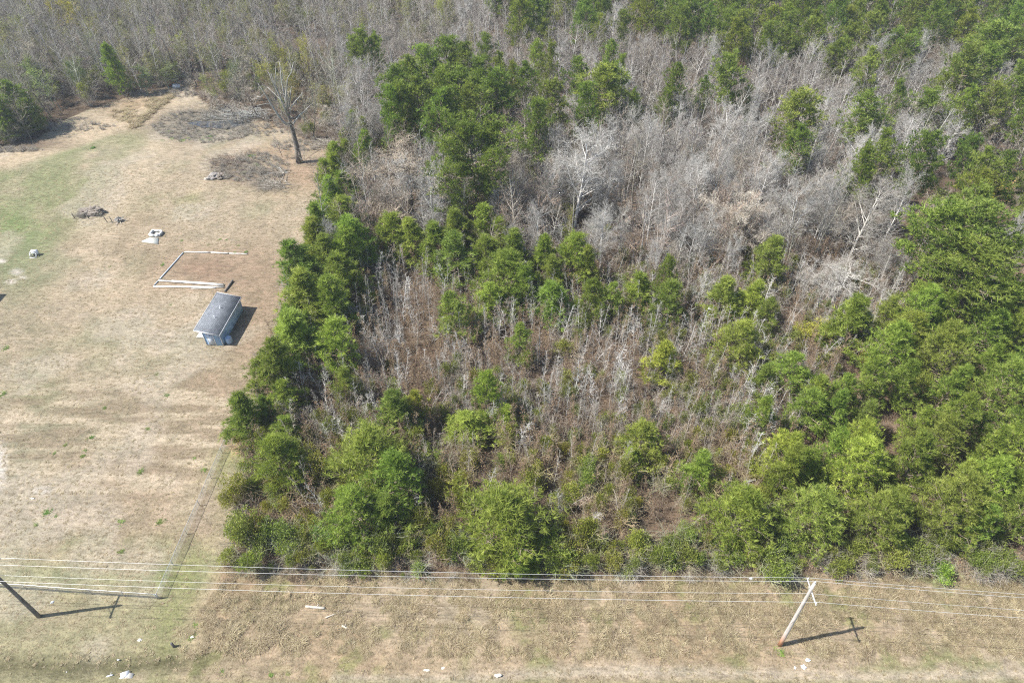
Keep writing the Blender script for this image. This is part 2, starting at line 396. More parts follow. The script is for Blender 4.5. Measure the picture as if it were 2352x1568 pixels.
# ------------------------------------------------------------------ pines
def pine(seed, H, Rr, base, nbr, ntuft, K, L, W, prof, up0=0.25, up1=1.0, needle='needle', trunk_r=None, irregular=.2, clump=.17):
    rnd = random.Random(seed); rg = np.random.default_rng(seed)
    trunk = []; p = (0, 0, -0.3); d = (rnd.gauss(0, .02), rnd.gauss(0, .02), 1); n = 10
    tr = trunk_r or 0.013 * H
    for i in range(n):
        d = nrm(d[0] + rnd.gauss(0, .02), d[1] + rnd.gauss(0, .02), 1)
        q = (p[0] + d[0] * (H * .97 + .3) / n, p[1] + d[1] * (H * .97 + .3) / n, p[2] + (H * .97 + .3) / n)
        trunk.append((p, q, tr * (1 - .088 * i), tr * (1 - .088 * (i + 1)), 0)); p = q
    def trunk_at(z):
        f = min(max((z + .3) / ((H * .97 + .3) / n), 0), n - .001); s = trunk[int(f)]; t = f - int(f)
        return tuple(s[0][k] + (s[1][k] - s[0][k]) * t for k in range(3))
    limbs = []; spots = []; dirs = []; wts = []
    for i in range(nbr):
        f = (i + rnd.random() * .7) / nbr
        z = H * (base + (1 - base) * .96 * f)
        az = i * 2.4 + rnd.gauss(0, .5)
        Lb = Rr * prof(f) * rnd.uniform(1 - irregular * 1.6, 1 + irregular)
        el = up0 + (up1 - up0) * f + rnd.gauss(0, .1)
        d = (math.cos(az) * math.cos(el), math.sin(az) * math.cos(el), math.sin(el))
        P0 = trunk_at(z - .1 * Lb); p = P0; ns = 4
        rb = .016 * Lb + .012
        for s in range(ns):
            d = nrm(d[0] + rnd.gauss(0, .1), d[1] + rnd.gauss(0, .1), d[2] + .10)
            q = tuple(p[k] + d[k] * Lb / ns for k in range(3))
            limbs.append((p, q, rb * (1 - s / 5), rb * (1 - (s + 1) / 5), 1))
            m = max(1, int(round(Lb * 1.15)))
            if s > 0:
                for _ in range(m):
                    t = rnd.random(); b = tuple(p[k] + (q[k] - p[k]) * t for k in range(3))
                    sd = off_dir(rnd, d, R(rnd.uniform(35, 65))); sl = Lb * rnd.uniform(.16, .34)
                    sd = nrm(sd[0], sd[1], sd[2] + .25)
                    e = tuple(b[k] + sd[k] * sl for k in range(3))
                    limbs.append((b, e, .016, .008, 2)); spots.append(e); dirs.append(sd); wts.append(1)
                    mid = tuple(b[k] + sd[k] * sl * .5 for k in range(3)); spots.append(mid); dirs.append(sd); wts.append(.18)
            p = q
        spots.append(p); dirs.append(d); wts.append(1.3)
    for _ in range(4):
        spots.append(trunk_at(H * rnd.uniform(.93, 1))); dirs.append((0, 0, 1)); wts.append(1)
    S = np.array(spots); D = np.array(dirs); w = np.array(wts); w /= w.sum()
    cv = rg.random(len(S))                      # each spray of needles has its own tone
    idx = rg.choice(len(S), ntuft, p=w)
    C = S[idx] + rg.normal(0, clump, (ntuft, 3)) * np.array([1, 1, .6]) * (.5 + .5 * Rr / 2.5)
    TD = D[idx] * .9 + rg.normal(0, .5, (ntuft, 3)) + np.array([0, 0, .6])
    TD /= np.linalg.norm(TD, axis=1)[:, None]
    n = ntuft * K
    C2 = np.repeat(C, K, 0); BD = np.repeat(TD, K, 0) * .95 + rg.normal(0, .42, (n, 3)); BD /= np.linalg.norm(BD, axis=1)[:, None]
    a = np.cross(BD, rg.normal(0, 1, (n, 3))); a /= np.linalg.norm(a, axis=1)[:, None] + 1e-9
    l = L * rg.uniform(.7, 1.3, n)[:, None]
    V = np.stack([C2 + a * W * .5, C2 - a * W * .5, C2 + BD * l], 1).reshape(-1, 3)
    T = np.arange(n * 3).reshape(-1, 3)
    va = np.clip(.35 * rg.random(ntuft) + .85 * cv[idx] - .1, 0, 1); va = np.repeat(va, K * 3)
    # a few bare tan twig ends show through the needles
    Vl, Ql = segs_mesh([s for s in limbs], 3); Vt, Qt = segs_mesh(trunk, 8)
    Vc = np.vstack([V, Vl]); mats = [M[needle], M['pinelimb']]
    vac = np.concatenate([va, np.full(len(Vl), .5)])
    mc = mesh_from('crown', Vc, [T, Ql + len(V)], mats, np.concatenate([np.zeros(len(T), int), np.ones(len(Ql), int)]), vac)
    mt = mesh_from('trunk', Vt, Qt, [M['pinebark']], smooth=True)
    VJ = np.vstack([Vc, Vt])
    mj = mesh_from('pine_whole', VJ, [T, np.vstack([Ql + len(V), Qt + len(Vc)])], mats, np.concatenate([np.zeros(len(T), int), np.ones(len(Ql) + len(Qt), int)]), np.concatenate([vac, np.full(len(Vt), .5)]))
    rad = np.percentile(np.hypot(V[:, 0], V[:, 1]), 85)
    return dict(trunk=mt, crown=mc, whole=mj, H=float(np.percentile(V[:, 2], 99.5)), R=float(rad))

cone = lambda f: (1.02 - .92 * f) * (.75 + .25 * min(1, f * 5))
dome = lambda f: math.sqrt(max(0.04, 1 - (f * 1.02 - .18) ** 2 * 1.35)) * (1 - .25 * f)
umbr = lambda f: (.55 + .6 * f if f < .55 else .88 - (f - .55) * 1.3)
YOUNG = [pine(100 + i, 8.5, 2.3, .12, 46, 1500, 8, .40, .050, (cone if i % 3 == 0 else dome), .15, 1.05, 'needle') for i in range(7)]
ROUND = [pine(200 + i, 9.0, 3.3, .06, 74, 3000, 8, .42, .050, dome, .1, 1.1, 'needle', irregular=.15) for i in range(3)]
EDGE = [pine(300 + i, 9.5, 2.5, .05, 58, 1900, 8, .42, .052, (cone if i % 3 == 0 else dome), .35, 1.1, 'needle') for i in range(5)]
MATURE = [pine(400 + i, 18, 3.9, .42, 46, 2000, 7, .46, .085, (dome if i % 3 else umbr), .1, .9, 'needle_dk', irregular=.35, clump=.2) for i in range(6)]
LONE = pine(470, 20, 5.2, .34, 64, 9000, 8, .42, .085, (lambda f: .95 if f < .5 else 1.15 - (f - .5) * 1.5), 0.0, .8, 'needle_dk', irregular=.55, clump=.2)

# ------------------------------------------------------------------ evergreen shrubs
def shrub(seed, H, Rr, nl, lobes, leafmat, size=.15, loose=.25):
    rg = np.random.default_rng(seed); rnd = random.Random(seed)
    cs = []
    for k in range(lobes):
        a = rnd.uniform(0, 6.28); q = rnd.uniform(0, .62) * Rr
        z = H * rnd.uniform(.3, .8); cs.append((q * math.cos(a), q * math.sin(a), z, rnd.uniform(.28, .5) * Rr))
    cs = np.array(cs); k = rg.integers(0, lobes, nl)
    d = rg.normal(0, 1, (nl, 3)); d /= np.linalg.norm(d, axis=1)[:, None]
    rr = cs[k, 3] * (1 - np.abs(rg.normal(0, loose, nl)))
    P = cs[k, :3] + d * rr[:, None] * np.array([1, 1, .95]); P += rg.normal(0, .07, P.shape)
    # twiggy gaps: leaves gather round sprig points
    g = rg.normal(0, 1, (nl // 9, 3)); sprig = P[rg.integers(0, nl, nl // 9)]
    j = rg.integers(0, len(sprig), nl); P = sprig[j] + rg.normal(0, .13, (nl, 3)); D = P - cs[k, :3]
    P[:, 2] = np.maximum(P[:, 2], .08)
    out = P - np.array([0, 0, H * .4]); out /= np.linalg.norm(out, axis=1)[:, None] + 1e-6
    Lv, Lt, La = leaves(P, size, seed, out)
    La = np.repeat(np.clip(.5 * rg.random(nl) + .5 * rg.random(len(sprig))[j], 0, 1), 4)
    segs = []
    for c in cs:
        grow(rnd, segs, (rnd.gauss(0, .1), rnd.gauss(0, .1), -.15), nrm(c[0], c[1], c[2]), math.sqrt(c[0] ** 2 + c[1] ** 2 + c[2] ** 2) * 1.1, .04, 0, KIND['brush'])
    Vs, Qs = segs_mesh(segs, 3)
    V = np.vstack([Lv, Vs])
    ms = mesh_from('stems', Vs, Qs, [M['twig']]); ml = mesh_from('foliage', Lv, Lt, [M[leafmat]], v=La)
    mj = mesh_from('shrub_whole', V, [Lt, Qs + len(Lv)], [M[leafmat], M['twig']], np.concatenate([np.zeros(len(Lt), int), np.ones(len(Qs), int)]), np.concatenate([La, np.full(len(Vs), .5)]))
    return dict(trunk=ms, crown=ml, whole=mj, H=H, R=Rr)
SHRUB = [shrub(500 + i, 3.6, 1.8, 2600, 7, 'leaf') for i in range(6)]
THIN = [shrub(520 + i, 4.5, 1.4, 1200, 6, 'leaf', .14, .4) for i in range(5)]
BIGSHRUB = [shrub(540 + i, 4.6, 2.7, 5200, 10, 'leaf', .17) for i in range(3)]

SAP = [bare_tree('sapling', 600 + i, M['palebark'], M['greybark']) for i in range(8)] + [bare_tree('leaner', 620 + i, M['palebark'], M['browntwig'], lean=(.15 * (-1) ** i, 0)) for i in range(4)]
SAPB = [bare_tree('sapling', 640 + i, M['browntwig'], M['browntwig'], H=5.5, budleaf=220, leafmat=M['dryleaf'], leafsize=.12) for i in range(5)]
SAPW = [bare_tree('leaner', 660 + i, M['whitebark'], M['whitebark'], H=6.5, lean=(.1 * (i - 1), 0.05)) for i in range(4)]
WOOD = [bare_tree('wood', 700 + i, M['palebark'], M['woodtwig'], lean=(.05 * (i % 3 - 1), 0)) for i in range(9)]
WOODW = [bare_tree('wood', 720 + i, M['whitebark'], M['palebark'], H=14) for i in range(4)]
BUSHY = [bare_tree('bushy', 740 + i, M['deadbark'], M['twig']) for i in range(5)]
BUD = [bare_tree('bushy', 760 + i, M['greybark'], M['twig'], H=9, budleaf=2800, leafmat=M['bud'], leafsize=.17) for i in range(4)]
WHITE = [bare_tree('white', 800 + i, M['whitebark'], M['palebark']) for i in range(5)]
OAK = [bare_tree('oak', 820 + i, M['deadbark'], M['twig']) for i in range(2)]
BRUSH = [bare_tree('brush', 860 + i, M['browntwig'], M['browntwig'], multi=5, budleaf=160, leafmat=M['dryleaf'], leafsize=.12) for i in range(5)]
GBRUSH = [bare_tree('brush', 880 + i, M['twig'], M['twig'], multi=6) for i in range(4)]

# ------------------------------------------------------------------ grass tufts
def tuft(seed, n, h, spread, mat, flop=.6, w=.03):
    rg = np.random.default_rng(seed)
    b = rg.normal(0, spread * .35, (n, 3)); b[:, 2] = -.02
    a = rg.uniform(0, 6.283, n); d = np.stack([np.cos(a) * flop, np.sin(a) * flop, rg.uniform(.25, 1, n)], 1); d /= np.linalg.norm(d, axis=1)[:, None]
    l = h * rg.uniform(.5, 1.2, n)[:, None]
    s = np.stack([-np.sin(a), np.cos(a), np.zeros(n)], 1) * w * .5
    m = b + d * l * .6; t = m + (d * np.array([1.3, 1.3, .2])) * l * .5
    V = np.stack([b - s, b + s, m + s * .8, m - s * .8, t], 1).reshape(-1, 3); V[:, 2] = np.maximum(V[:, 2], -.02)
    i = np.arange(n)[:, None] * 5
    T = np.concatenate([i + np.array([[0, 1, 2]]), i + np.array([[0, 2, 3]]), i + np.array([[3, 2, 4]])])
    v = np.repeat(np.clip(rg.normal(.5, .28, n), 0, 1), 5)
    return mesh_from('tuft', V, T, [mat], v=v)
ROUGH = [tuft(900 + i, 110, .50, .5, M['drygrass'], .9 + .1 * (i % 4), .026) for i in range(6)] + [tuft(910 + i, 60, .8, .5, M['drygrass'], 1.6, .03) for i in range(3)]
SHORT = [tuft(920 + i, 34, .17, .30, M['drygrass'], 1.1, .03) for i in range(5)]
GREEN = [tuft(940 + i, 60, .22, .32, M['greengrass'], .7, .035) for i in range(4)]

# ------------------------------------------------------------------ scattering (what nobody could count)
def protos(name, meshes, color=None):
    c = bpy.data.collections.new(name)
    for i, me in enumerate(meshes):
        o = bpy.data.objects.new('%s_%02d' % (name, i), me); c.objects.link(o)
        if color is not None: o.color = (*color[i % len(color)], 1)
    return c
def scatter(name, meshes, pts, rot, scl, label, colors=None, order=None):
    me = bpy.data.meshes.new(name); n = len(pts)
    me.vertices.add(n); me.vertices.foreach_set('co', np.asarray(pts, np.float32).ravel())
    a = me.attributes.new('idx', 'INT', 'POINT'); a.data.foreach_set('value', (RNG.integers(0, len(meshes), n) if order is None else np.clip(order * len(meshes), 0, len(meshes) - 1)).astype(np.int32))
    a = me.attributes.new('rot', 'FLOAT_VECTOR', 'POINT'); a.data.foreach_set('vector', np.asarray(rot, np.float32).ravel())
    a = me.attributes.new('scl', 'FLOAT_VECTOR', 'POINT'); a.data.foreach_set('vector', np.asarray(scl, np.float32).ravel())
    o = put(name, me)
    g = bpy.data.node_groups.new(name, 'GeometryNodeTree')
    g.interface.new_socket('Geometry', in_out='INPUT', socket_type='NodeSocketGeometry')
    g.interface.new_socket('Geometry', in_out='OUTPUT', socket_type='NodeSocketGeometry')
    gi = g.nodes.new('NodeGroupInput'); go = g.nodes.new('NodeGroupOutput')
    iop = g.nodes.new('GeometryNodeInstanceOnPoints'); ci = g.nodes.new('GeometryNodeCollectionInfo')
    ci.inputs['Collection'].default_value = protos(name + '_kinds', meshes, colors)
    ci.inputs['Separate Children'].default_value = True; ci.inputs['Reset Children'].default_value = True
    def na(nm, ty):
        x = g.nodes.new('GeometryNodeInputNamedAttribute'); x.data_type = ty; x.inputs[0].default_value = nm; return x.outputs[0]
    g.links.new(gi.outputs[0], iop.inputs['Points']); g.links.new(ci.outputs[0], iop.inputs['Instance'])
    iop.inputs['Pick Instance'].default_value = True
    g.links.new(na('idx', 'INT'), iop.inputs['Instance Index'])
    g.links.new(na('rot', 'FLOAT_VECTOR'), iop.inputs['Rotation']); g.links.new(na('scl', 'FLOAT_VECTOR'), iop.inputs['Scale'])
    g.links.new(iop.outputs[0], go.inputs[0])
    md = o.modifiers.new('scatter', 'NODES'); md.node_group = g
    tag(o, label, None, None, 'stuff'); o['category'] = label.split()[-1] if False else name.replace('_', ' ')
    return o
def jgrid(x0, x1, y0, y1, s, jit=.48):
    xs = np.arange(x0, x1, s); ys = np.arange(y0, y1, s)
    X, Y = np.meshgrid(xs, ys); X = X + (np.arange(len(ys)) % 2)[:, None] * s * .5
    X = X.ravel() + RNG.uniform(-jit, jit, X.size) * s; Y = Y.ravel() + RNG.uniform(-jit, jit, Y.size) * s
    return X, Y
def rots(n, tilt=.05):
    return np.stack([RNG.normal(0, tilt, n), RNG.normal(0, tilt, n), RNG.uniform(0, 6.283, n)], 1)
def scls(n, lo, hi, zvar=.12):
    s = RNG.uniform(lo, hi, n); return np.stack([s, s, s * RNG.uniform(1 - zvar, 1 + zvar, n)], 1)

# ------------------------------------------------------------------ lie of the land (photograph reading, 2352 wide)
FIELD = [(-900, 420), (-60, 352), (90, 318), (130, 285), (210, 250), (300, 222), (370, 203), (455, 180), (442, 212), (480, 244), (560, 262), (640, 292), (700, 322), (800, 338),
         (3000, 338), (3000, 2500), (-900, 2500)]
FX = -33.0       # the field's right edge (fence and pine row)
RY = 33.0        # back of the roadside strip
def edge_x(y):
    return np.interp(y, [0, 36, 44, 60, 75, 130], [-28.2, -28.4, -29.6, -31.2, -32.0, -32.4])
def is_field(x, y):
    px, py = PX(x, y, 0.0)
    edge = edge_x(y) + .8 * (fnoise(x, y, 6, 3) - .5)
    return inpoly(px, py, FIELD) & ((x < edge) | (y > 119))
def is_road(x, y):
    return y < RY + 1.6 * (fnoise(x, y, 7, 5) - .5)
def blob(px, py, c, r):
    return np.clip(1.25 - np.sqrt(((px - c[0]) / r[0]) ** 2 + ((py - c[1]) / r[1]) ** 2), 0, 1) / 1.0

# ------------------------------------------------------------------ ground
def axis(a, b, s, far, k=1.35):
    core = list(np.arange(a, b, s)); lo = []; hi = []
    st = s; v = a
    while v > -far: st *= k; v -= st; lo.append(v)
    st = s; v = core[-1]
    while v < far: st *= k; v += st; hi.append(v)
    return np.array(lo[::-1] + core + hi)
xs = axis(-125, 135, .5, 5000); ys = np.concatenate([axis(17, 118, .45, 10)[8:], np.arange(119, 232, 1.0)])
ys = np.concatenate([-np.geomspace(5000, 5, 14), np.arange(0, 17, 2.0), np.arange(17, 118, .4), np.arange(118, 232, .9), 232 + np.geomspace(2, 6000, 16)])
X, Y = np.meshgrid(xs, ys)
px, py = PX(X, np.maximum(Y, 5), 0.0)
fld = is_field(X, Y) | (is_road(X, Y) & (X < -28.2)); road = is_road(X, Y) & ~fld
floor = ~(fld | road)
Z = np.zeros_like(X)
Z += np.where(fld, .13 * (fnoise(X, Y, 1.5, 1) - .5) + .25 * (fnoise(X, Y, 14, 2) - .5), 0)
Z += np.where(road, .42 * (fnoise(X, Y, .95, 4, 3) - .5) + .1, 0)
Z += np.where(floor, .22 * (fnoise(X, Y, 1.6, 6) - .5), 0)
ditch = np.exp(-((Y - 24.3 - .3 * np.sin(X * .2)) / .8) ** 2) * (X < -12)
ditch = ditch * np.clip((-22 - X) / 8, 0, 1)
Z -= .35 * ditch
# turned ridges across the lower part of the field
rid = np.clip(1 - np.abs(Y - 48) / 15, 0, 1) * (X < FX)
Z += rid * .035 * np.sin(Y * 5.2 + 1.5 * fnoise(X, Y, 8, 9))
bog = np.clip(blob(px, py, (470, 285), (130, 42)) * 1.6, 0, 1) * fld
Z -= .35 * bog
Z[np.abs(X) > 400] = 0
# each spot's own colour
col = np.zeros(X.shape + (3,))
def lay(c, m):
    m = np.clip(m, 0, 1)[..., None]; col[:] = col * (1 - m) + np.array(c) * m
n1 = fnoise(X, Y, 16, 11); n2 = fnoise(X, Y, 4, 12); n3 = fnoise(X, Y, 7, 13)
lay((.44, .365, .265), np.ones_like(X))
lay((.36, .28, .195), np.clip((n1 - .5) * 5, 0, 1) * .75)
lay((.52, .425, .30), np.clip((n2 - .56) * 6, 0, 1) * .75)
lay((.32, .31, .20), np.clip((n3 - .52) * 5, 0, 1) * .6)
gq = fnoise(X, Y, 5, 15)
GR = (.275, .29, .155)
def gb(c, r, s, colr=GR, nz=True):
    m = blob(px, py, c, r) * s
    if nz: m = m * np.clip(.25 + (gq - .32) * 3.2, 0, 1.3)
    lay(colr, m)
gb((20, 480), (240, 150), 1.0); gb((0, 545), (110, 60), .9, (.19, .26, .09)); gb((180, 345), (160, 50), .7); gb((300, 325), (90, 35), .6)
gb((110, 420), (200, 60), .8); gb((430, 460), (90, 22), .7, (.24, .27, .10)); gb((640, 420), (90, 30), .35); gb((230, 480), (130, 45), .7, (.24, .25, .12))
gb((50, 600), (100, 70), .9, (.25, .27, .15)); gb((60, 730), (170, 100), .6, (.25, .235, .15)); gb((150, 960), (190, 90), .75, (.245, .23, .145)); gb((40, 1080), (90, 150), .6, (.33, .31, .22)); gb((60, 870), (90, 60), .6, (.25, .25, .13))
gb((480, 620), (170, 60), .95, (.33, .235, .165), False); gb((590, 650), (90, 130), .9, (.36, .27, .19), False); gb((560, 800), (110, 90), .7, (.36, .27, .19), False); gb((470, 880), (130, 60), .55, (.36, .265, .185), False); gb((330, 560), (140, 40), .5, (.34, .27, .19))
gb((300, 700), (220, 70), .6, (.52, .42, .30)); gb((350, 1130), (260, 90), .5, (.50, .395, .28))
gb((640, 370), (160, 90), .6, (.46, .34, .23)); gb((700, 400), (90, 40), .7, (.40, .28, .20), False); gb((400, 235), (120, 45), .5, (.50, .375, .24), False)
gb((330, 245), (110, 30), .5, (.38, .27, .16)); gb((650, 300), (80, 30), .6, (.52, .37, .21))
for k_ in range(26):
    f_ = k_ / 25; tx, ty = 448 - 470 * f_, 200 + 165 * f_ ** .8
    gb((tx, ty + 8), (30 + 30 * f_, 13 + 9 * f_), .8, (.54, .44, .31), False)
for k_ in range(26):
    f_ = k_ / 25; gb((440 - 150 * f_ - 70 * f_ * f_, 215 + 330 * f_ ** 1.3), (20 + 40 * f_, 14 + 18 * f_), .6, (.52, .43, .31), False)
# boggy patches
lay((.185, .175, .145), bog * (.35 + .8 * n2)); gb((570, 385), (95, 40), .95, (.20, .16, .125)); gb((620, 425), (60, 18), .8, (.26, .22, .18)); 
gb((60, 330), (120, 18), .9, (.16, .12, .09), False)
# strip along the road
wleft = np.clip((-29.5 + 5 * (gq - .5) - X) / 3.0 + .5, 0, 1)
lay((.345, .325, .19), np.clip((36.5 - Y) / 3, 0, 1) * wleft * np.clip(.3 + (gq - .35) * 2.6, 0, .8))
lay((.25, .285, .12), np.exp(-((Y - 32.3) / 1.0) ** 2) * wleft * np.clip(.4 + (gq - .4) * 3, 0, 1))
lay((.27, .28, .13), np.exp(-((Y - 36) / 1.2) ** 2) * (X < FX - 1) * np.clip((gq - .42) * 4, 0, .8))
st = (fnoise(X / 7, Y, .9, 71, 2) - .5) * np.clip(1 - np.abs(Y - 50) / 14, 0, 1) * (X < FX)
lay((.56, .47, .345), np.clip(st * 6, 0, .75)); lay((.30, .235, .165), np.clip(-st * 6, 0, .6))
lay((.50, .44, .35), np.clip((fnoise(X, Y, 9, 73) - .6) * 6, 0, .5) * fld)
for pq, rq in (((4, 765), (12, 5)), ((50, 797), (16, 8)), ((33, 825), (12, 6)), ((66, 813), (12, 5)), ((125, 1435), (26, 10)), ((2, 1360), (12, 60))):
    gb((pq[0] * .784, pq[1] * .784), rq, 1.3, (.60, .55, .48))
lay((.30, .305, .14), np.exp(-((X + 31.5) / 2.2) ** 2) * (Y < 48) * np.clip((gq - .3) * 3, 0, .8))
lay((.42, .32, .21), (road | (fld & (Y < RY))) * (1 - wleft) * np.clip(.35 + (n1 - .4) * 2, 0, .9))
lay((.36, .26, .165), road * np.clip((n3 - .5) * 4, 0, .6))
lay((.22, .24, .09), road * np.clip((fnoise(X, Y, 3, 21) - .58) * 6, 0, .7))
pale = np.exp(-((Y - 23.3 - .25 * np.sin(X * .15) + (X < 0) * .3) / .55) ** 2)
lay((.49, .42, .32), pale * (X > -16) * .95)
lay((.30, .29, .15), ((Y < 22.6)) * .6)
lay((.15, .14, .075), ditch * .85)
# woodland floor: leaf litter
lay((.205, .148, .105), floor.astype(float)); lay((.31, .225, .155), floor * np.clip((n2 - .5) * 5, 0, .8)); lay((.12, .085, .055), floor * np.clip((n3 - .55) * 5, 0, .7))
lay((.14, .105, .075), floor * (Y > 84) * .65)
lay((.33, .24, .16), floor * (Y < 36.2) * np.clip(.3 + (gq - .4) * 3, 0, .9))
wet = blob(px, py, (505, 283), (55, 9)) > .45
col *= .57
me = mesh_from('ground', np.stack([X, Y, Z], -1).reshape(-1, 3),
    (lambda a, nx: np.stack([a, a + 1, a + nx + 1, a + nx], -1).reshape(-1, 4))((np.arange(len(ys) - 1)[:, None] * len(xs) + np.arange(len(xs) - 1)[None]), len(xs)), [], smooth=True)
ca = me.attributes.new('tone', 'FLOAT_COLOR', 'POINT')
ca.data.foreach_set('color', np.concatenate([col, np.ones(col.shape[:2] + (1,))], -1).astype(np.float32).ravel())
def height_at(x, y):
    i = np.clip(np.searchsorted(xs, x), 1, len(xs) - 1); j = np.clip(np.searchsorted(ys, y), 1, len(ys) - 1)
    return Z[j, i]
m, n, out = newmat('field_ground')
at = nd(n, 'ShaderNodeAttribute', attribute_name='tone'); tc = nd(n, 'ShaderNodeTexCoord')
mp = nd(n, 'ShaderNodeMapping'); mp.inputs['Rotation'].default_value = (0, 0, .5); mp.inputs['Scale'].default_value = (.55, 1.5, 1); n.links.new(tc.outputs['Object'], mp.inputs[0])
f1 = noise(n, mp.outputs[0], 1.6, 8, .72); f2 = noise(n, tc.outputs['Object'], 5.5, 6, .75); f3 = noise(n, tc.outputs['Object'], .45, 5, .6)
c = mixc(n, 1.0, at.outputs['Color'], ramp(n, f1, [(.30, (.55, .54, .50)), (.5, (1, 1, 1)), (.72, (1.38, 1.36, 1.33))]), 'MULTIPLY')
c = mixc(n, 1.0, c, ramp(n, f2, [(.32, (.50, .50, .48)), (.48, (1, 1, 1)), (.7, (1.32, 1.30, 1.26))]), 'MULTIPLY')
c = mixc(n, 1.0, c, ramp(n, f3, [(.35, (.84, .86, .84)), (.65, (1.12, 1.1, 1.1))]), 'MULTIPLY')
p = nd(n, 'ShaderNodeBsdfPrincipled'); p.inputs['Roughness'].default_value = .95; p.inputs['Specular IOR Level'].default_value = .1
n.links.new(c, p.inputs['Base Color'])
b = nd(n, 'ShaderNodeBump'); b.inputs['Strength'].default_value = .9; b.inputs['Distance'].default_value = .16; n.links.new(f1, b.inputs['Height'])
b2 = nd(n, 'ShaderNodeBump'); b2.inputs['Strength'].default_value = .8; b2.inputs['Distance'].default_value = .07; n.links.new(f2, b2.inputs['Height']); n.links.new(b.outputs[0], b2.inputs['Normal'])
n.links.new(b2.outputs[0], p.inputs['Normal']); n.links.new(p.outputs[0], out.inputs[0])
me.materials.append(m)
tag(put('ground', me), 'dry winter field, roadside grass and brown leaf litter under the woods', None, None, 'structure')

# ------------------------------------------------------------------ planting
REG = []          # every countable plant: for naming by neighbours
OCC = []          # (x, y, r) taken ground
def plant(name, cat, var, x, y, s, sz, label=None, group=None, desc=None, ref=None, tint=(1, 1, 1), rz=None, tilt=(0, 0), parts=('trunk', 'crown')):
    z = float(height_at(x, y)) - .03
    t = empty(name, (x, y, z)); t.rotation_euler = (tilt[0], tilt[1], RNG.uniform(0, 6.283) if rz is None else rz); t.scale = (s, s, sz)
    for pn, k in zip(parts, ('trunk', 'crown')):
        o = put(pn, var[k], t); o.color = (*tint, 1)
    tag(t, label, cat, group)
    REG.append(dict(o=t, x=x, y=y, ref=ref, desc=desc, label=label, group=group))
    return t
def by_photo(name, cat, vs, cx, cy, w, H, label=None, group=None, desc=None, ref=None, zf=.62, tint=(1, 1, 1), occ=.75, **k):
    """plant a tree whose crown the photograph shows centred at (cx, cy), w wide"""
    var = vs[len(REG) % len(vs)] if isinstance(vs, list) else vs
    x, y = G(cx, cy, H * zf); wm = w * depth_at(x, y, H * zf) / FD
    wm *= 1.0 if name != 'pine_tree' else (1.06 if var in EDGE else 1.08); s = wm / 2 / var['R']; OCC.append((x, y, wm / 2 * occ))
    return plant(name, cat, var, x, y, s, H / var['H'], label, group, desc, ref, tint, **k)
YEL = (1.18, 1.12, .95); FRE = (1.06, 1.10, .95); DEEP = (.86, .94, .84); BLU = (.90, 1.0, .92); NEU = (1, 1, 1)

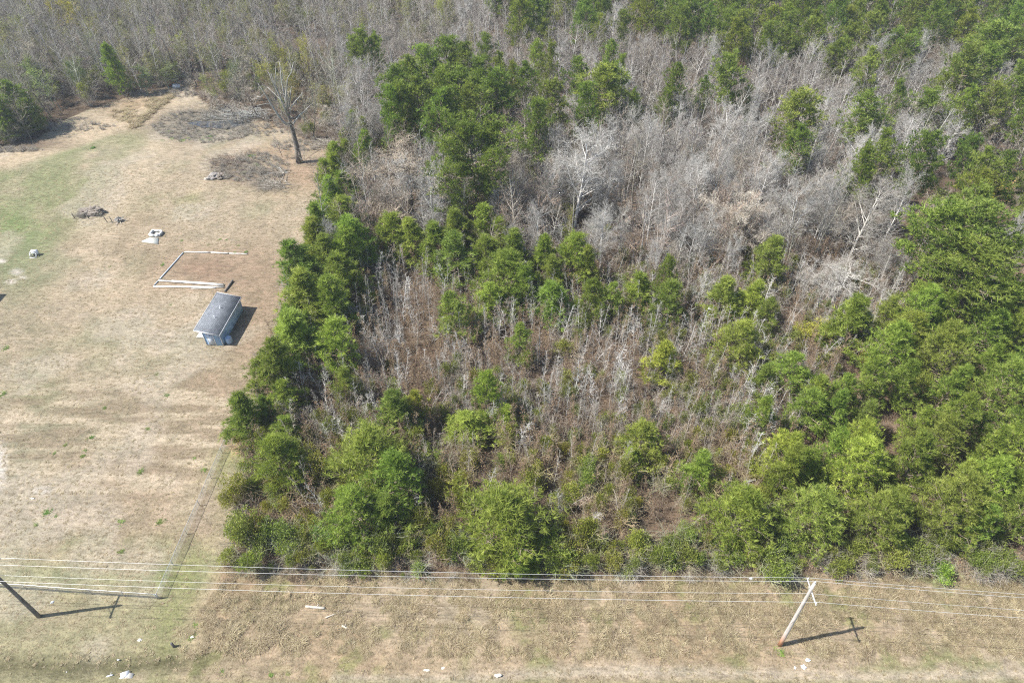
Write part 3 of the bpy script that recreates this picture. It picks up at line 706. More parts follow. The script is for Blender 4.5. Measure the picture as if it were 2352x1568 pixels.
PINES = [
 # (x, y, w, H, kind, tint, label, ref)
 # the row along the field's edge, from the road end
 (565, 952, 92, 8.5, 'E', NEU, 'pine at the road end of the row along the field edge', 'the road-end pine of the field-edge row'),
 (609, 842, 100, 9.5, 'E', DEEP, 'dark pine in the field-edge row, second from its road end', None),
 (655, 905, 70, 6.0, 'Y', FRE, 'low bright pine tucked behind the second pine of the field-edge row', 'the low bright pine behind the field-edge row'),
 (669, 758, 112, 9.5, 'E', BLU, 'broad bluish pine of the field-edge row, level with the shed front', 'the bluish pine facing the shed front'),
 (765, 785, 92, 9.0, 'Y', FRE, 'bright pointed pine on the thicket side of the field-edge row, abreast of the shed', 'the bright pine abreast of the shed'),
 (706, 682, 104, 10.0, 'E', NEU, 'dense pine of the field-edge row next to the far end of the shed', 'the row pine next to the far end of the shed'),
 (697, 625, 92, 10.0, 'E', DEEP, None, None),
 (762, 690, 84, 9.5, 'E', FRE, None, None),
 (745, 610, 84, 10, 'E', NEU, None, None),
 (796, 640, 84, 9.5, 'E', DEEP, None, None),
 (728, 560, 88, 10.5, 'E', NEU, 'pine leaning over the field edge level with the white timbers', 'the pine level with the white timbers'),
 (775, 580, 84, 10, 'E', FRE, None, None),
 (806, 556, 84, 10, 'E', DEEP, 'dark full pine on the thicket side of the row, before the spreading bare oak', 'the row pine before the spreading oak'),
 (744, 520, 60, 10.5, 'E', NEU, None, None),
 (783, 505, 80, 10, 'E', NEU, None, None),
 (765, 460, 62, 10, 'E', FRE, None, None), (803, 455, 62, 10, 'E', DEEP, None, None),
 (752, 420, 50, 10, 'E', NEU, None, None), (785, 410, 56, 10, 'E', FRE, None, None), (768, 380, 46, 9.5, 'E', NEU, None, None), (800, 372, 50, 9.5, 'E', NEU, None, None),
 (828, 346, 46, 9, 'E', FRE, 'small pine at the far tip of the field-edge row, past the dead snag', 'the far-tip pine of the field-edge row'),
 (789, 882, 54, 6.5, 'Y', NEU, 'small narrow pine alone in the thicket inside the road end of the row', 'the narrow pine inside the road end of the row'),
 (660, 985, 64, 5.5, 'Y', DEEP, None, None),
 # roadside corner
 (640, 1052, 118, 8.0, 'R', DEEP, 'round dark pine in the thicket corner beside the fence line', 'the round dark pine in the fence corner'),
 (846, 1048, 150, 9.0, 'R', NEU, 'tall bushy pine behind the front shrubs, on the field side of the great round pine', 'the tall bushy pine behind the front shrubs'),
 (900, 1110, 120, 8.5, 'R', DEEP, None, None),
 (812, 1180, 128, 7.5, 'R', FRE, 'low wide bright pine at the roadside edge in front of the tall bushy pine', 'the low wide pine at the roadside edge'),
 (905, 1170, 90, 6.5, 'Y', DEEP, None, None),
 (1168, 1190, 182, 8.6, 'R', FRE, 'great round bushy pine standing at the roadside edge, largest of the front line', 'the great round pine'),
 (1190, 1280, 70, 4.5, 'Y', DEEP, None, None),
 # alone in the thicket
 (905, 945, 84, 7.5, 'Y', NEU, 'full green pine in the front thicket, with an olive shrub at its side', 'the full pine of the front thicket'),
 (958, 930, 46, 6.5, 'Y', (1.15, 1.05, 1.0), None, None),
 (1118, 905, 66, 8.5, 'Y', FRE, 'upright top-heavy pine in mid thicket with ragged lower boughs', 'the ragged upright pine'),
 (1085, 972, 90, 5.0, 'Y', FRE, 'low sprawling pine bough clump at the foot of the ragged upright pine', None),
 (1163, 962, 50, 4.5, 'Y', FRE, None, None),
 (1046, 722, 78, 8.0, 'Y', NEU, 'lone cone-shaped pine standing clear in the middle of the brown thicket', 'the lone cone-shaped pine'),
 (1194, 787, 54, 7.0, 'Y', NEU, 'small pointed pine alone among the pale saplings', 'the small pointed pine'),
 (1521, 826, 70, 7.0, 'Y', YEL, 'bright open pine alone in the thicket half away from the field', 'the bright open pine'),
 (1692, 788, 96, 8.0, 'R', NEU, 'dense round pine in the thicket below the fallen pale tree', 'the dense round pine below the fallen tree'),
 (1472, 1010, 84, 7.5, 'Y', NEU, 'lone half-open pine in the thicket between the great round pine and the roadside stand', 'the lone half-open pine'),
 (1455, 1060, 50, 5.0, 'Y', FRE, None, None),
 (1600, 1082, 72, 6.5, 'Y', FRE, 'small bright pine alone in front of the roadside stand', 'the small bright pine before the stand'),
 (1745, 950, 62, 7.5, 'Y', FRE, 'narrow columnar pine at the thicket side of the roadside stand', 'the narrow columnar pine'),
 (1812, 852, 88, 7.5, 'Y', FRE, 'open twin-lobed pine behind the narrow columnar pine', None),
 (1752, 872, 44, 6, 'Y', NEU, None, None),
 (1866, 938, 84, 7.5, 'Y', FRE, None, None),
 # the belt closing the thicket
 (900, 540, 82, 8.5, 'Y', FRE, 'pine at the field end of the belt in front of the spreading bare oak', 'the pine before the spreading oak'),
 (955, 548, 70, 8.5, 'Y', NEU, None, None), (1012, 560, 82, 9, 'Y', FRE, None, None), (1042, 590, 84, 8.5, 'Y', NEU, None, None), (1065, 525, 70, 9, 'E', NEU, None, None),
 (1112, 520, 66, 9, 'E', BLU, None, None), (1148, 552, 50, 8.5, 'Y', NEU, None, None), (1116, 588, 74, 8.5, 'Y', FRE, None, None), (1180, 580, 78, 9.5, 'E', NEU, 'dark tall pine in the middle of the belt behind the thicket', 'the dark tall belt pine'),
 (1160, 640, 112, 8.5, 'R', FRE, 'broad bright pine bulging forward from the belt into the thicket', 'the broad pine bulging from the belt'),
 (1195, 655, 66, 8, 'Y', DEEP, None, None), (1130, 690, 70, 6.5, 'Y', FRE, None, None), (1248, 592, 58, 9, 'Y', FRE, None, None), (1272, 632, 54, 8, 'Y', NEU, None, None),
 (1318, 592, 84, 9.5, 'Y', FRE, 'pointed pine in the belt directly below the great white-limbed tree', 'the pine below the great white tree'),
 (1354, 612, 46, 8.5, 'Y', NEU, None, None), (1272, 682, 84, 7.5, 'Y', DEEP, 'rounded green pine standing just in front of the belt', None),
 (1357, 692, 66, 8, 'R', DEEP, 'feathery rounded pine, field-side one of the touching pair in front of the belt', 'the feathery pine of the touching pair'),
 (1402, 690, 50, 7.5, 'Y', NEU, 'slim pine, second one of the touching pair in front of the belt', None),
 (1466, 672, 66, 7.5, 'Y', FRE, None, None), (1528, 690, 74, 8.5, 'Y', NEU, 'tall two-tiered pine behind the bright open pine', 'the two-tiered pine'), (1528, 640, 44, 9.5, 'Y', NEU, None, None),
 (1662, 680, 78, 8.5, 'Y', NEU, None, None), (1716, 690, 76, 8, 'Y', FRE, None, None), (1752, 732, 58, 7.5, 'Y', NEU, None, None),
 (1768, 600, 74, 9.5, 'E', NEU, 'dark crooked pine among the white bare trees above the belt', 'the dark crooked pine'),
 (1952, 735, 92, 9, 'Y', FRE, 'pointed pine rising beside the fallen pale tree', 'the pointed pine beside the fallen tree'),
 (2030, 720, 52, 7, 'Y', NEU, None, None), (2080, 770, 92, 8.5, 'Y', YEL, None, None), (2110, 700, 80, 8.5, 'Y', FRE, None, None),
 # roadside stand, front line
 (1692, 1188, 132, 8.0, 'R', FRE, 'bushy pale-tipped pine at the field end of the roadside stand by the road', 'the pine at the field end of the roadside stand'),
 (1795, 1040, 92, 7.5, 'Y', YEL, None, None), (1862, 1180, 126, 8.0, 'R', NEU, 'wide pine in the front line of the stand, straight above the utility pole top', 'the wide pine above the utility pole'),
 # middle distance
 (1092, 350, 160, 19, 'L', NEU, 'tall spreading pine standing alone above the bare trees, with a long side bough', 'the tall lone spreading pine'),
 (1834, 278, 92, 17, 'M', NEU, 'round-headed tall pine alone in the pale bare wood', 'the round-headed tall pine'), (1826, 340, 66, 14, 'M', FRE, None, None),
 (1236, 292, 78, 16, 'M', DEEP, 'dark tall pine just behind the field side of the great white-limbed tree', 'the dark pine behind the great white tree'),
 (1275, 240, 56, 16, 'M', NEU, None, None), (1392, 148, 50, 16, 'M', NEU, None, None), (1416, 175, 44, 15, 'M', FRE, None, None), (1372, 212, 84, 17, 'M', NEU, 'large pine of the small group behind the great white tree', 'the small pine group behind the white tree'),
 (1410, 205, 60, 16, 'M', DEEP, None, None), (1345, 245, 66, 16, 'M', DEEP, None, None), (1330, 190, 50, 16, 'M', NEU, None, None), (1460, 250, 36, 13, 'M', DEEP, None, None),
 (1258, 150, 52, 16, 'M', NEU, None, None), (1236, 140, 36, 14, 'M', FRE, None, None), (1203, 195, 52, 15, 'M', DEEP, None, None), (1173, 188, 36, 14, 'M', NEU, None, None), (1112, 125, 40, 15, 'M', NEU, 'small lone pine showing over the bare wood behind the big pine clump', None),
 (1540, 205, 62, 16, 'M', DEEP, 'pointed dark pine alone in the bare wood past the small pine group', 'the pointed dark pine in the bare wood'), (1525, 250, 40, 13, 'M', FRE, None, None),
 (1680, 180, 62, 17, 'M', NEU, 'tall thin-crowned pine among the pale slanting trees', 'the thin-crowned pine'), (1612, 215, 34, 12, 'M', DEEP, None, None), (1715, 235, 40, 11, 'M', FRE, None, None),
 (1990, 185, 50, 15, 'M', NEU, None, None), (2000, 272, 92, 16, 'M', NEU, None, None), (2058, 235, 52, 15, 'M', DEEP, None, None), (2140, 250, 70, 13, 'M', FRE, None, None), (2155, 215, 40, 13, 'M', FRE, None, None),
 (2205, 160, 96, 18, 'M', NEU, None, None), (2260, 115, 90, 18, 'M', NEU, 'very tall full pine rising over the far corner wood', 'the very tall far-corner pine'), (2250, 150, 80, 16, 'M', DEEP, None, None), (2190, 185, 70, 14, 'M', DEEP, None, None),
 (840, 108, 46, 15, 'M', NEU, 'pine in the small group of three near the big pine clump', 'the small three-pine group'), (866, 118, 34, 14, 'M', FRE, None, None), (815, 125, 40, 13, 'M', NEU, None, None),
 (258, 150, 40, 11, 'E', DEEP, 'dark green tree alone in the grey wood beyond the field track', 'the dark green tree beyond the track'),
 (30, 240, 72, 10, 'R', DEEP, 'dark green bushy tree at the field end of the far field edge', 'the dark green tree at the far field corner'), (62, 262, 50, 7, 'R', NEU, None, None), (0, 262, 56, 9, 'R', DEEP, None, None),
 # the big right pines
 (2165, 535, 140, 17, 'M', FRE, None, None), (2250, 540, 150, 18, 'M', NEU, 'biggest of the tall pines beside the leaning white tree', 'the biggest tall pine'), (2205, 610, 150, 15, 'M', FRE, None, None), (2280, 600, 100, 15, 'M', DEEP, None, None), (2225, 490, 110, 18, 'M', NEU, None, None),
]
PV = {'Y': (YOUNG, 'young loblolly-like pine'), 'R': (ROUND, ''), 'E': (EDGE, ''), 'M': (MATURE, ''), 'L': (LONE, '')}
for (cx, cy, w, H, k, tint, lab, ref) in PINES:
    by_photo('pine_tree', 'pine tree', PV[k][0], cx, cy, w, H, lab, 'pine trees of the wood', 'dark tall pine' if k in 'ML' else 'green pine', ref, tint=tint,
             zf={'Y': .58, 'R': .55, 'E': .58, 'M': .72, 'L': .70}[k], occ=.8 if k != 'M' else .6)
# the big clump of tall pines behind the field
for (cx, cy, w, lab, ref) in [(905, 215, 70, 'open slender pine at the field end of the big clump, its bare stem showing', 'the field-end pine of the big clump'), (942, 190, 84, None, None), (985, 160, 84, 'tallest-looking pine on top of the big clump behind the field', 'the top pine of the big clump'),
        (1030, 150, 80, None, None), (1070, 165, 84, None, None), (1110, 200, 84, None, None), (1140, 225, 70, 'dark pine at the end of the big clump away from the field', 'the off-field pine of the big clump'), (960, 240, 84, None, None), (1010, 215, 90, None, None), (1055, 215, 90, None, None), (1095, 245, 80, None, None), (1000, 270, 80, None, None), (930, 255, 70, None, None), (1145, 180, 44, None, None), (1030, 260, 80, None, None), (895, 260, 50, None, None)]:
    by_photo('pine_tree', 'pine tree', MATURE, cx, cy, w, 17, lab, 'pine trees of the wood', 'tall dark pine', ref, tint=(DEEP, NEU, BLU)[len(REG) % 3], zf=.72, occ=.6)

BARE = [
 (1330, 385, 170, 17, 'W', (1, 1, 1), 'great white-limbed bare tree with wide crooked boughs, above the pine belt', 'the great white-limbed tree'),
 (1502, 455, 88, 12, 'W', NEU, 'white bare tree with a dense round head, past the great white-limbed tree', 'the round-headed white tree'),
 (1606, 430, 80, 14, 'W', NEU, 'tall pale bare tree with upswept limbs in the middle of the bare wood', 'the tall pale upswept tree'), (1653, 395, 60, 15, 'W', NEU, None, None),
 (1700, 490, 128, 13, 'K', (1.3, 1.28, 1.25), 'wide grey bare tree with a hazy fan of fine twigs', 'the wide grey fan-shaped tree'),
 (1678, 575, 52, 9, 'W', NEU, 'small white bare tree with drooping twigs beside the dark crooked pine', 'the small white drooping tree'), (1510, 582, 56, 7.5, 'W', NEU, 'bushy little white tree behind the belt of young pines', 'the bushy little white tree'),
 (1614, 655, 52, 7, 'W', NEU, None, None), (1373, 518, 60, 9, 'W', NEU, None, None), (1430, 516, 60, 11, 'W', (.85, .83, .8), None, None),
 (1838, 490, 120, 14, 'W', NEU, 'big white bare tree with branching stem, field-side one of the large pair', 'the upright white tree of the large pair'),
 (1995, 490, 150, 15, 'W', (.74, .72, .69), 'big white bare tree leaning outward, outer one of the large pair', 'the leaning white tree of the large pair'), (2075, 450, 66, 14, 'W', NEU, None, None), (1925, 430, 60, 13, 'W', NEU, None, None),
 (1935, 640, 150, 6.5, 'W', (.95, .94, .92), 'sprawling pale half-fallen tree behind the dense round pine', 'the sprawling half-fallen tree'), (1850, 640, 90, 6, 'W', (.85, .83, .8), None, None),
 (935, 400, 232, 13, 'K', (1.15, 1.08, 1.0), 'huge spreading brown oak with a dome of fine twigs beside the pine row', 'the spreading brown oak'),
 (973, 270, 62, 13, 'W', NEU, 'thin white dead-looking tree between the big pine clump and the oak', 'the thin white tree by the clump'), (1064, 245, 60, 12, 'W', NEU, 'small white tree against the dark front of the big pine clump', None),
 (1168, 300, 66, 13, 'U', (1.2, 1.05, 1.0), None, None), (1410, 292, 88, 13, 'U', (1.1, 1.05, 1.05), None, None), (1135, 390, 80, 11, 'U', (1.3, 1.2, 1.1), None, None), (1200, 480, 60, 10, 'U', (.8, .8, .85), None, None),
 (2114, 130, 44, 15, 'W', NEU, None, None), (2177, 142, 50, 13, 'W', NEU, None, None), (1995, 108, 44, 15, 'W', NEU, None, None), (2317, 92, 60, 15, 'W', NEU, 'white bare tree among the pines in the far corner', 'the white tree in the far corner pines'), (1764, 150, 40, 14, 'W', NEU, None, None), (1638, 140, 44, 14, 'W', NEU, None, None),
 (1673, 295, 84, 15, 'W', NEU, 'tall slanting white tree beside the round-headed tall pine', 'the tall slanting white tree'), (2089, 186, 60, 14, 'W', NEU, None, None), (1855, 378, 60, 12, 'W', NEU, None, None), (1918, 455, 50, 12, 'W', NEU, None, None), (1729, 245, 44, 14, 'W', NEU, None, None), (2180, 318, 76, 11, 'W', NEU, None, None), (2023, 329, 50, 11, 'W', NEU, None, None),
 (1560, 330, 60, 14, 'W', (.9, .88, .86), None, None), (1500, 350, 50, 14, 'W', (.85, .83, .81), None, None), (1770, 420, 60, 12, 'W', (.85, .83, .81), None, None), (1560, 500, 60, 11, 'W', (.85, .83, .81), None, None), (1770, 520, 60, 10, 'W', (.9, .88, .86), None, None),
 (2330, 560, 60, 14, 'W', (.85, .85, .85), None, None), (980, 470, 60, 8, 'W', (.8, .78, .75), None, None), (880, 470, 70, 7, 'W', (.8, .76, .72), None, None),
 (1255, 460, 60, 9, 'W', (.9, .88, .86), None, None), (1560, 600, 60, 8, 'U', (1.2, 1.15, 1.1), None, None), (2050, 590, 90, 9, 'W', (.9, .88, .86), None, None),
]
BV = {'W': WHITE, 'K': OAK, 'U': BUSHY}
for (cx, cy, w, H, k, tint, lab, ref) in BARE:
    by_photo('bare_tree', 'bare tree', BV[k], cx, cy, w * 1.06, H, lab, 'bare trees of the wood', 'white bare tree' if k == 'W' else 'grey bare tree', ref, zf=.62, tint=tint, occ=.35)
BUDS = [(125, 22, 30, 12, (1.5, 1.35, .55), 'yellow-green budding tree at the far corner, smaller of a pair', None), (163, 24, 46, 12, (1.5, 1.35, .5), 'large yellow-green budding tree at the far corner, bigger of a pair', 'the yellow-green pair at the far corner'),
 (348, 92, 34, 10, (1.1, 1.2, .6), 'lime-green budding tree in the grey wood beyond the track, taller of two', 'the lime-green pair beyond the track'), (406, 105, 42, 9, (1.1, 1.2, .6), 'rounded lime-green budding tree in the grey wood beyond the track, lower of two', None), (368, 128, 30, 8, (1.1, 1.2, .6), None, None),
 (650, 130, 40, 10, (1.1, 1.12, .5), None, None), (700, 125, 62, 11, (1.15, 1.15, .5), 'wide golden-green budding tree behind the dead snag', 'the golden-green tree behind the snag'), (675, 195, 36, 7, (1.2, 1.05, .5), None, None),
 (790, 205, 60, 8, (1, 1.05, .8), None, None), (740, 215, 50, 8, (1, 1, .8), None, None), (880, 190, 34, 9, (1.1, 1.2, .6), 'bright budding tree at the near foot of the big pine clump', None),
 (60, 165, 50, 9, (.9, 1.1, .8), None, None), (100, 190, 60, 8, (.9, 1.1, .8), None, None), (50, 50, 60, 10, (.85, 1, .9), None, None), (20, 130, 50, 9, (.9, 1.05, .9), None, None), (200, 105, 46, 8, (.85, 1, .9), None, None),
 (1090, 80, 30, 9, (1.3, 1.3, .6), None, None), (1010, 20, 30, 12, (1.1, 1.2, .6), None, None), (1220, 110, 40, 9, (1.1, 1.1, .7), None, None), (480, 130, 46, 8, (.8, .9, .8), None, None), (325, 178, 50, 6, (.7, .9, .7), None, None), (375, 165, 50, 6, (.6, .75, .6), None, None),
 (1310, 510, 36, 7, (1.2, 1.2, .7), 'yellow-green leafy sapling at the foot of the great white-limbed tree', None)]
for (cx, cy, w, H, tint, lab, ref) in BUDS:
    by_photo('budding_tree', 'budding tree', BUD, cx, cy, w, H, lab, 'budding trees of the wood', 'budding tree with thin green haze', ref, zf=.62, tint=tint, occ=.5)

SHR = [
 (535, 1130, 82, 4.5, 'B', (1.15, 1.1, .9), 'olive shrub at the thicket corner facing the fence, upper of two', None), (545, 1215, 120, 5.0, 'B', (.95, .98, .9), 'big dark olive shrub filling the thicket corner between fence and road', 'the big corner shrub'),
 (600, 1245, 70, 3.5, 'S', (.8, .9, .9), None, None), (732, 1075, 78, 5.5, 'S', (1.0, .95, .8), 'tall olive shrub between the round dark pine and the tall bushy pine', 'the olive shrub between the two bushy pines'),
 (560, 1010, 56, 3.5, 'T', (1.3, 1.0, .7), 'thin rusty-olive shrub over the end of the fence', None), (610, 1015, 70, 5, 'S', (1.2, 1.1, .9), None, None), (740, 1240, 76, 3.5, 'S', (.8, 1.05, 1.0), 'grey-green shrub at the roadside edge beside the bare corner trees', None),
 (700, 1110, 60, 3, 'S', (.7, .8, .8), None, None), (840, 1265, 80, 3.5, 'S', (1.05, 1.0, .8), None, None), (880, 1290, 60, 3, 'S', (1.1, 1.15, .7), None, None), (975, 1195, 76, 4.5, 'S', (1.05, 1.0, .75), None, None), (780, 1280, 60, 2.5, 'T', (.9, 1, .9), None, None),
 (1062, 1140, 96, 5.5, 'B', (1.2, 1.15, .85), 'tall olive shrub crowding the field side of the great round pine', 'the tall olive shrub beside the great pine'), (1020, 1265, 80, 3.2, 'S', (1.05, .9, .85), None, None), (1090, 1275, 80, 3.4, 'S', (1.05, 1.0, .8), None, None), (960, 1300, 60, 2.2, 'T', (.9, 1, .95), None, None), (1150, 1290, 80, 3.2, 'S', (.95, .95, .75), None, None),
 (1345, 1225, 78, 4.8, 'S', (1.1, 1.1, .8), 'upright olive shrub at the roadside past the great round pine', 'the upright shrub past the great pine'), (1310, 1285, 84, 3.4, 'S', (1.15, 1.05, .85), None, None), (1360, 1295, 60, 3.0, 'S', (.9, 1.0, .7), None, None),
 (1465, 1240, 80, 4.2, 'S', (1.1, 1.1, .8), None, None), (1410, 1295, 66, 3, 'S', (1.1, 1.05, .85), None, None), (1535, 1275, 66, 3, 'S', (1.15, 1.4, .75), 'low bright green shrub at the roadside edge between two olive shrubs', None), (1440, 1310, 50, 2.2, 'T', (.9, 1, .9), None, None),
 (1772, 1300, 92, 3.8, 'S', (.95, 1.1, .75), 'dense green shrub jutting out onto the roadside grass near the utility pole', 'the jutting shrub near the utility pole'), (1740, 1280, 60, 2.6, 'S', (1.05, 1.1, .85), None, None), (1930, 1300, 70, 3, 'S', (1.05, 1.1, .8), None, None),
 (2110, 1275, 90, 3.5, 'S', (.95, 1.05, .75), None, None), (2170, 1310, 60, 2.6, 'S', (1.2, 1.5, .9), None, None), (2250, 1290, 80, 3.2, 'S', (.9, 1, .75), None, None), (2320, 1300, 70, 3, 'S', (.9, 1, .8), None, None), (1650, 1290, 60, 2.2, 'T', (.95, 1, .85), None, None),
 (825, 628, 40, 6, 'T', (1.5, 1.25, .8), 'yellowish shrubby tree at the inner side of the pine row', None), (880, 500, 40, 5, 'T', (1.5, 1.3, .8), None, None),
 (950, 1010, 50, 4, 'S', (1.2, 1.2, .9), None, None), (960, 965, 60, 3.5, 'S', (.6, .8, .7), None, None), (1090, 870, 50, 5, 'T', (1.1, 1.0, .8), None, None), (1170, 920, 60, 4.5, 'T', (1.1, 1.1, .85), None, None), (1300, 800, 60, 4.5, 'T', (1.1, 1.0, .85), None, None), (1590, 880, 60, 5, 'T', (1.1, 1.0, .85), None, None),
 (1225, 1100, 66, 4, 'S', (1.2, 1.15, .85), None, None), (1435, 1090, 60, 4.5, 'S', (1.05, .95, .8), None, None), (1440, 1150, 50, 3.5, 'S', (1.0, 1.0, .8), None, None), (1255, 1030, 60, 4, 'S', (1.1, 1.05, .85), None, None), (1340, 1040, 60, 4, 'S', (1.1, 1.05, .85), None, None),
 (810, 965, 60, 4, 'S', (.9, .9, .8), None, None), (700, 1000, 60, 4, 'S', (1, .95, .85), None, None), (760, 985, 60, 4, 'S', (.9, 1, .9), None, None), (1870, 770, 90, 3.5, 'S', (1.4, 1.25, .8), None, None), (1990, 820, 70, 3.5, 'S', (1.4, 1.2, .8), None, None), (2290, 430, 60, 6, 'T', (2.0, 1.5, .7), 'golden-leaved shrubby tree in the gap of the far tall pines', None),
]
SV = {'B': BIGSHRUB, 'S': SHRUB, 'T': THIN}
for (cx, cy, w, H, k, tint, lab, ref) in SHR:
    by_photo('evergreen_shrub', 'shrub', SV[k], cx, cy, w * 1.08, H, lab, 'evergreen shrubs of the thicket', 'olive green shrub', ref, zf=.5, tint=tint, occ=.55, parts=('stems', 'foliage'))

# ---------------- regions filled tree by tree
OA = np.array(OCC)
def free(x, y, extra=0.0):
    d = np.hypot(x[:, None] - OA[None, :, 0], y[:, None] - OA[None, :, 1]) - OA[None, :, 2]
    return d.min(1) > extra
R_LOW = [(1870, 900), (1960, 800), (2050, 735), (2150, 690), (2260, 690), (2500, 600), (2700, 1400), (2100, 1285), (1800, 1275), (1760, 1190), (1790, 1100), (1745, 1010), (1850, 980)]
R_MID = [(1935, 400), (1985, 335), (2060, 330), (2160, 335), (2200, 245), (2290, 225), (2600, 130), (2600, 560), (2352, 480), (2290, 440), (2210, 450), (2050, 435)]
R_TOP = [(1120, -300), (1130, 30), (1280, 62), (1400, 45), (1480, 75), (1600, 80), (1720, 105), (1850, 85), (1950, 125), (2060, 140), (2140, 95), (2200, 130), (2352, 120), (2800, 80), (3200, -400)]
def region_trees(x0, x1, y0, y1, s, zc, poly, sparse=0.0):
    x, y = jgrid(x0, x1, y0, y1, s, .36); px, py = PX(x, y, zc)
    k = inpoly(px, py, poly) & free(x, y, .2) & (RNG.random(len(x)) > sparse)
    return x[k], y[k]
def split_plant(x, y, zc, nmax, name, cat, vs, smin, smax, group, desc, stuffname, stufflabel, tints, zvar=.12, tilt=.03, parts=('trunk', 'crown'), margin=60):
    """largest in the picture one by one, the rest together"""
    n = len(x); px, py = PX(x, y, zc); dep = depth_at(x, y, zc)
    vis = (px > -margin) & (px < 2352 + margin) & (py > -margin) & (py < 1568 + margin)
    order = np.argsort(np.where(vis, dep, 1e6)); pick = order[:min(nmax, int(vis.sum()))]
    rest = np.setdiff1d(np.arange(n), pick)
    s = RNG.uniform(smin, smax, n); sz = s * RNG.uniform(1 - zvar, 1 + zvar, n)
    for i in pick:
        plant(name, cat, vs[int(RNG.integers(len(vs)))], float(x[i]), float(y[i]), float(s[i]), float(sz[i]), None, group, desc, None, tints[int(RNG.integers(len(tints)))],
              tilt=(float(RNG.normal(0, tilt)), float(RNG.normal(0, tilt))), parts=parts)
    if len(rest):
        scatter(stuffname, [v['whole'] for v in vs], np.stack([x[rest], y[rest], height_at(x[rest], y[rest]) - .03], 1), rots(len(rest), tilt),
                np.stack([s[rest], s[rest], sz[rest]], 1), stufflabel, [tints[k % len(tints)] for k in range(len(vs))])
x1, y1 = region_trees(18, 95, 37, 98, 4.0, 5.5, R_LOW, .04)
split_plant(x1, y1, 5.5, 150, 'pine_tree', 'pine tree', YOUNG + ROUND, .72, 1.12, 'pine trees of the wood', 'bright young pine in the roadside stand', 'young_pine_stand', 'young green pines beyond the side of the roadside stand', [YEL, FRE, FRE, NEU, FRE, DEEP, (1.12, 1.12, 1.0)])
x2, y2 = region_trees(45, 150, 80, 150, 5.6, 11, R_MID, .18)
x3, y3 = region_trees(-10, 215, 118, 245, 6.0, 12, R_TOP, .2)
xm, ym = np.concatenate([x2, x3]), np.concatenate([y2, y3])
n_hand = len([r for r in REG if r['o'].name.startswith('pine_tree')])
split_plant(xm, ym, 12, max(0, 300 - n_hand), 'pine_tree', 'pine tree', MATURE, .68, .95, 'pine trees of the wood', 'tall pine of the far wood', 'far_pine_forest', 'dense green canopy of the far pine forest', [NEU, FRE, DEEP, (1.12, 1.08, .85), BLU], zvar=.1)
OCC += [(a, b, 1.6) for a, b in zip(x1, y1)] + [(a, b, 1.7) for a, b in zip(xm, ym)]; OA = np.array(OCC)

ye = np.concatenate([np.arange(50, 121, 2.9), np.arange(64, 118, 3.6)]); xe = edge_x(ye) + np.concatenate([np.full(len(np.arange(50, 121, 2.9)), 2.8), np.full(len(np.arange(64, 118, 3.6)), 5.4)]) + RNG.normal(0, .3, len(ye))
ke = (np.hypot(xe[:, None] - OA[None, :, 0], ye[:, None] - OA[None, :, 1]).min(1) > 1.9)
split_plant(xe[ke], ye[ke], 5, 80, 'pine_tree', 'pine tree', EDGE, .58, .8, 'pine trees of the wood', 'full pine in the field-edge row', 'row_pines', 'pines of the row', [NEU, FRE, DEEP])
# a hedge of shrubs along the road
xh, yh = jgrid(-27, 75, 33.6, 37.4, 1.9, .42); kh = (RNG.random(len(xh)) < .75) & (np.hypot(xh[:, None] - OA[None, :, 0], yh[:, None] - OA[None, :, 1]) - .55 * OA[None, :, 2]).min(1).__gt__(.3)
split_plant(xh[kh], yh[kh], 1.5, 90, 'evergreen_shrub', 'shrub', SHRUB, .55, 1.05, 'evergreen shrubs of the thicket', 'low green shrub of the roadside edge', 'roadside_shrubs', 'low shrubs of the roadside edge', [(1.05, 1.12, .85), (.9, 1.08, .8), (1.1, 1.08, .85), (.85, 1, .85)], parts=('stems', 'foliage'))
# ---------------- bare wood behind the belt and left of it
x, y = jgrid(-180, 190, 79, 240, 2.5, .46); px, py = PX(x, y, 8.0)
gpx, gpy = PX(x, y, 0.0)
k = ~is_field(x, y) & free(x, y, .1) & (y > 80 + 3 * (fnoise(x, y, 9, 31) - .5) + np.where(x > 42, np.clip((x - 42) * .8, 0, 26), 0)) & ~((inpoly(px, py, R_TOP) | inpoly(px, py, R_MID)) & (RNG.random(len(x)) < .6))
k &= ~((x < FX) & (y < 100)) & (np.abs(px - 1176) < 1330)
k &= ~(inpoly(gpx, gpy, [(820, 300), (700, 200), (560, 210), (470, 200), (440, 225), (560, 270), (660, 300), (700, 340), (820, 360)]) & (RNG.random(len(x)) < .72))
k &= (x > edge_x(y) + 3.2) | (y > 119)
k &= (fnoise(x, y, 5, 33) > .34) & (fnoise(x, y, 16, 35) > .24)
x, y = x[k], y[k]; px, py = PX(x, y, 8.0)
left = px < 1100 - (py - 60) * .3 * 0 - 0
left = (px < 760) | ((py < 110) & (px < 1050))
r = RNG.random(len(x))
near = y < 92
bud = left & (r < .22); bus = (left & (r > .22) & (r < .55)) | (~left & (r < .24)); whi = ~left & (r > .24) & (r < np.where(y < 120, .52, .38))
woo = ~(bud | bus | whi)
GREY = [(1, .96, .9), (.8, .78, .72), (1.15, 1.1, 1.04), (1.0, .88, .82), (.7, .7, .62), (.95, .88, .8)]
DULL = [(.82, .87, .80), (1.0, 1.0, .93), (.70, .74, .68), (.88, 1.0, .80), (1.08, 1.05, .97)]
wl = woo & left
split_plant(x[wl], y[wl], 8, 20, 'bare_tree', 'bare tree', WOOD, .6, .95, 'bare trees of the wood', 'dull grey bare tree', 'grey_woodland', 'grey leafless trees of the woodland beyond the field', DULL)
g_ = left & (RNG.random(len(x)) < .16)
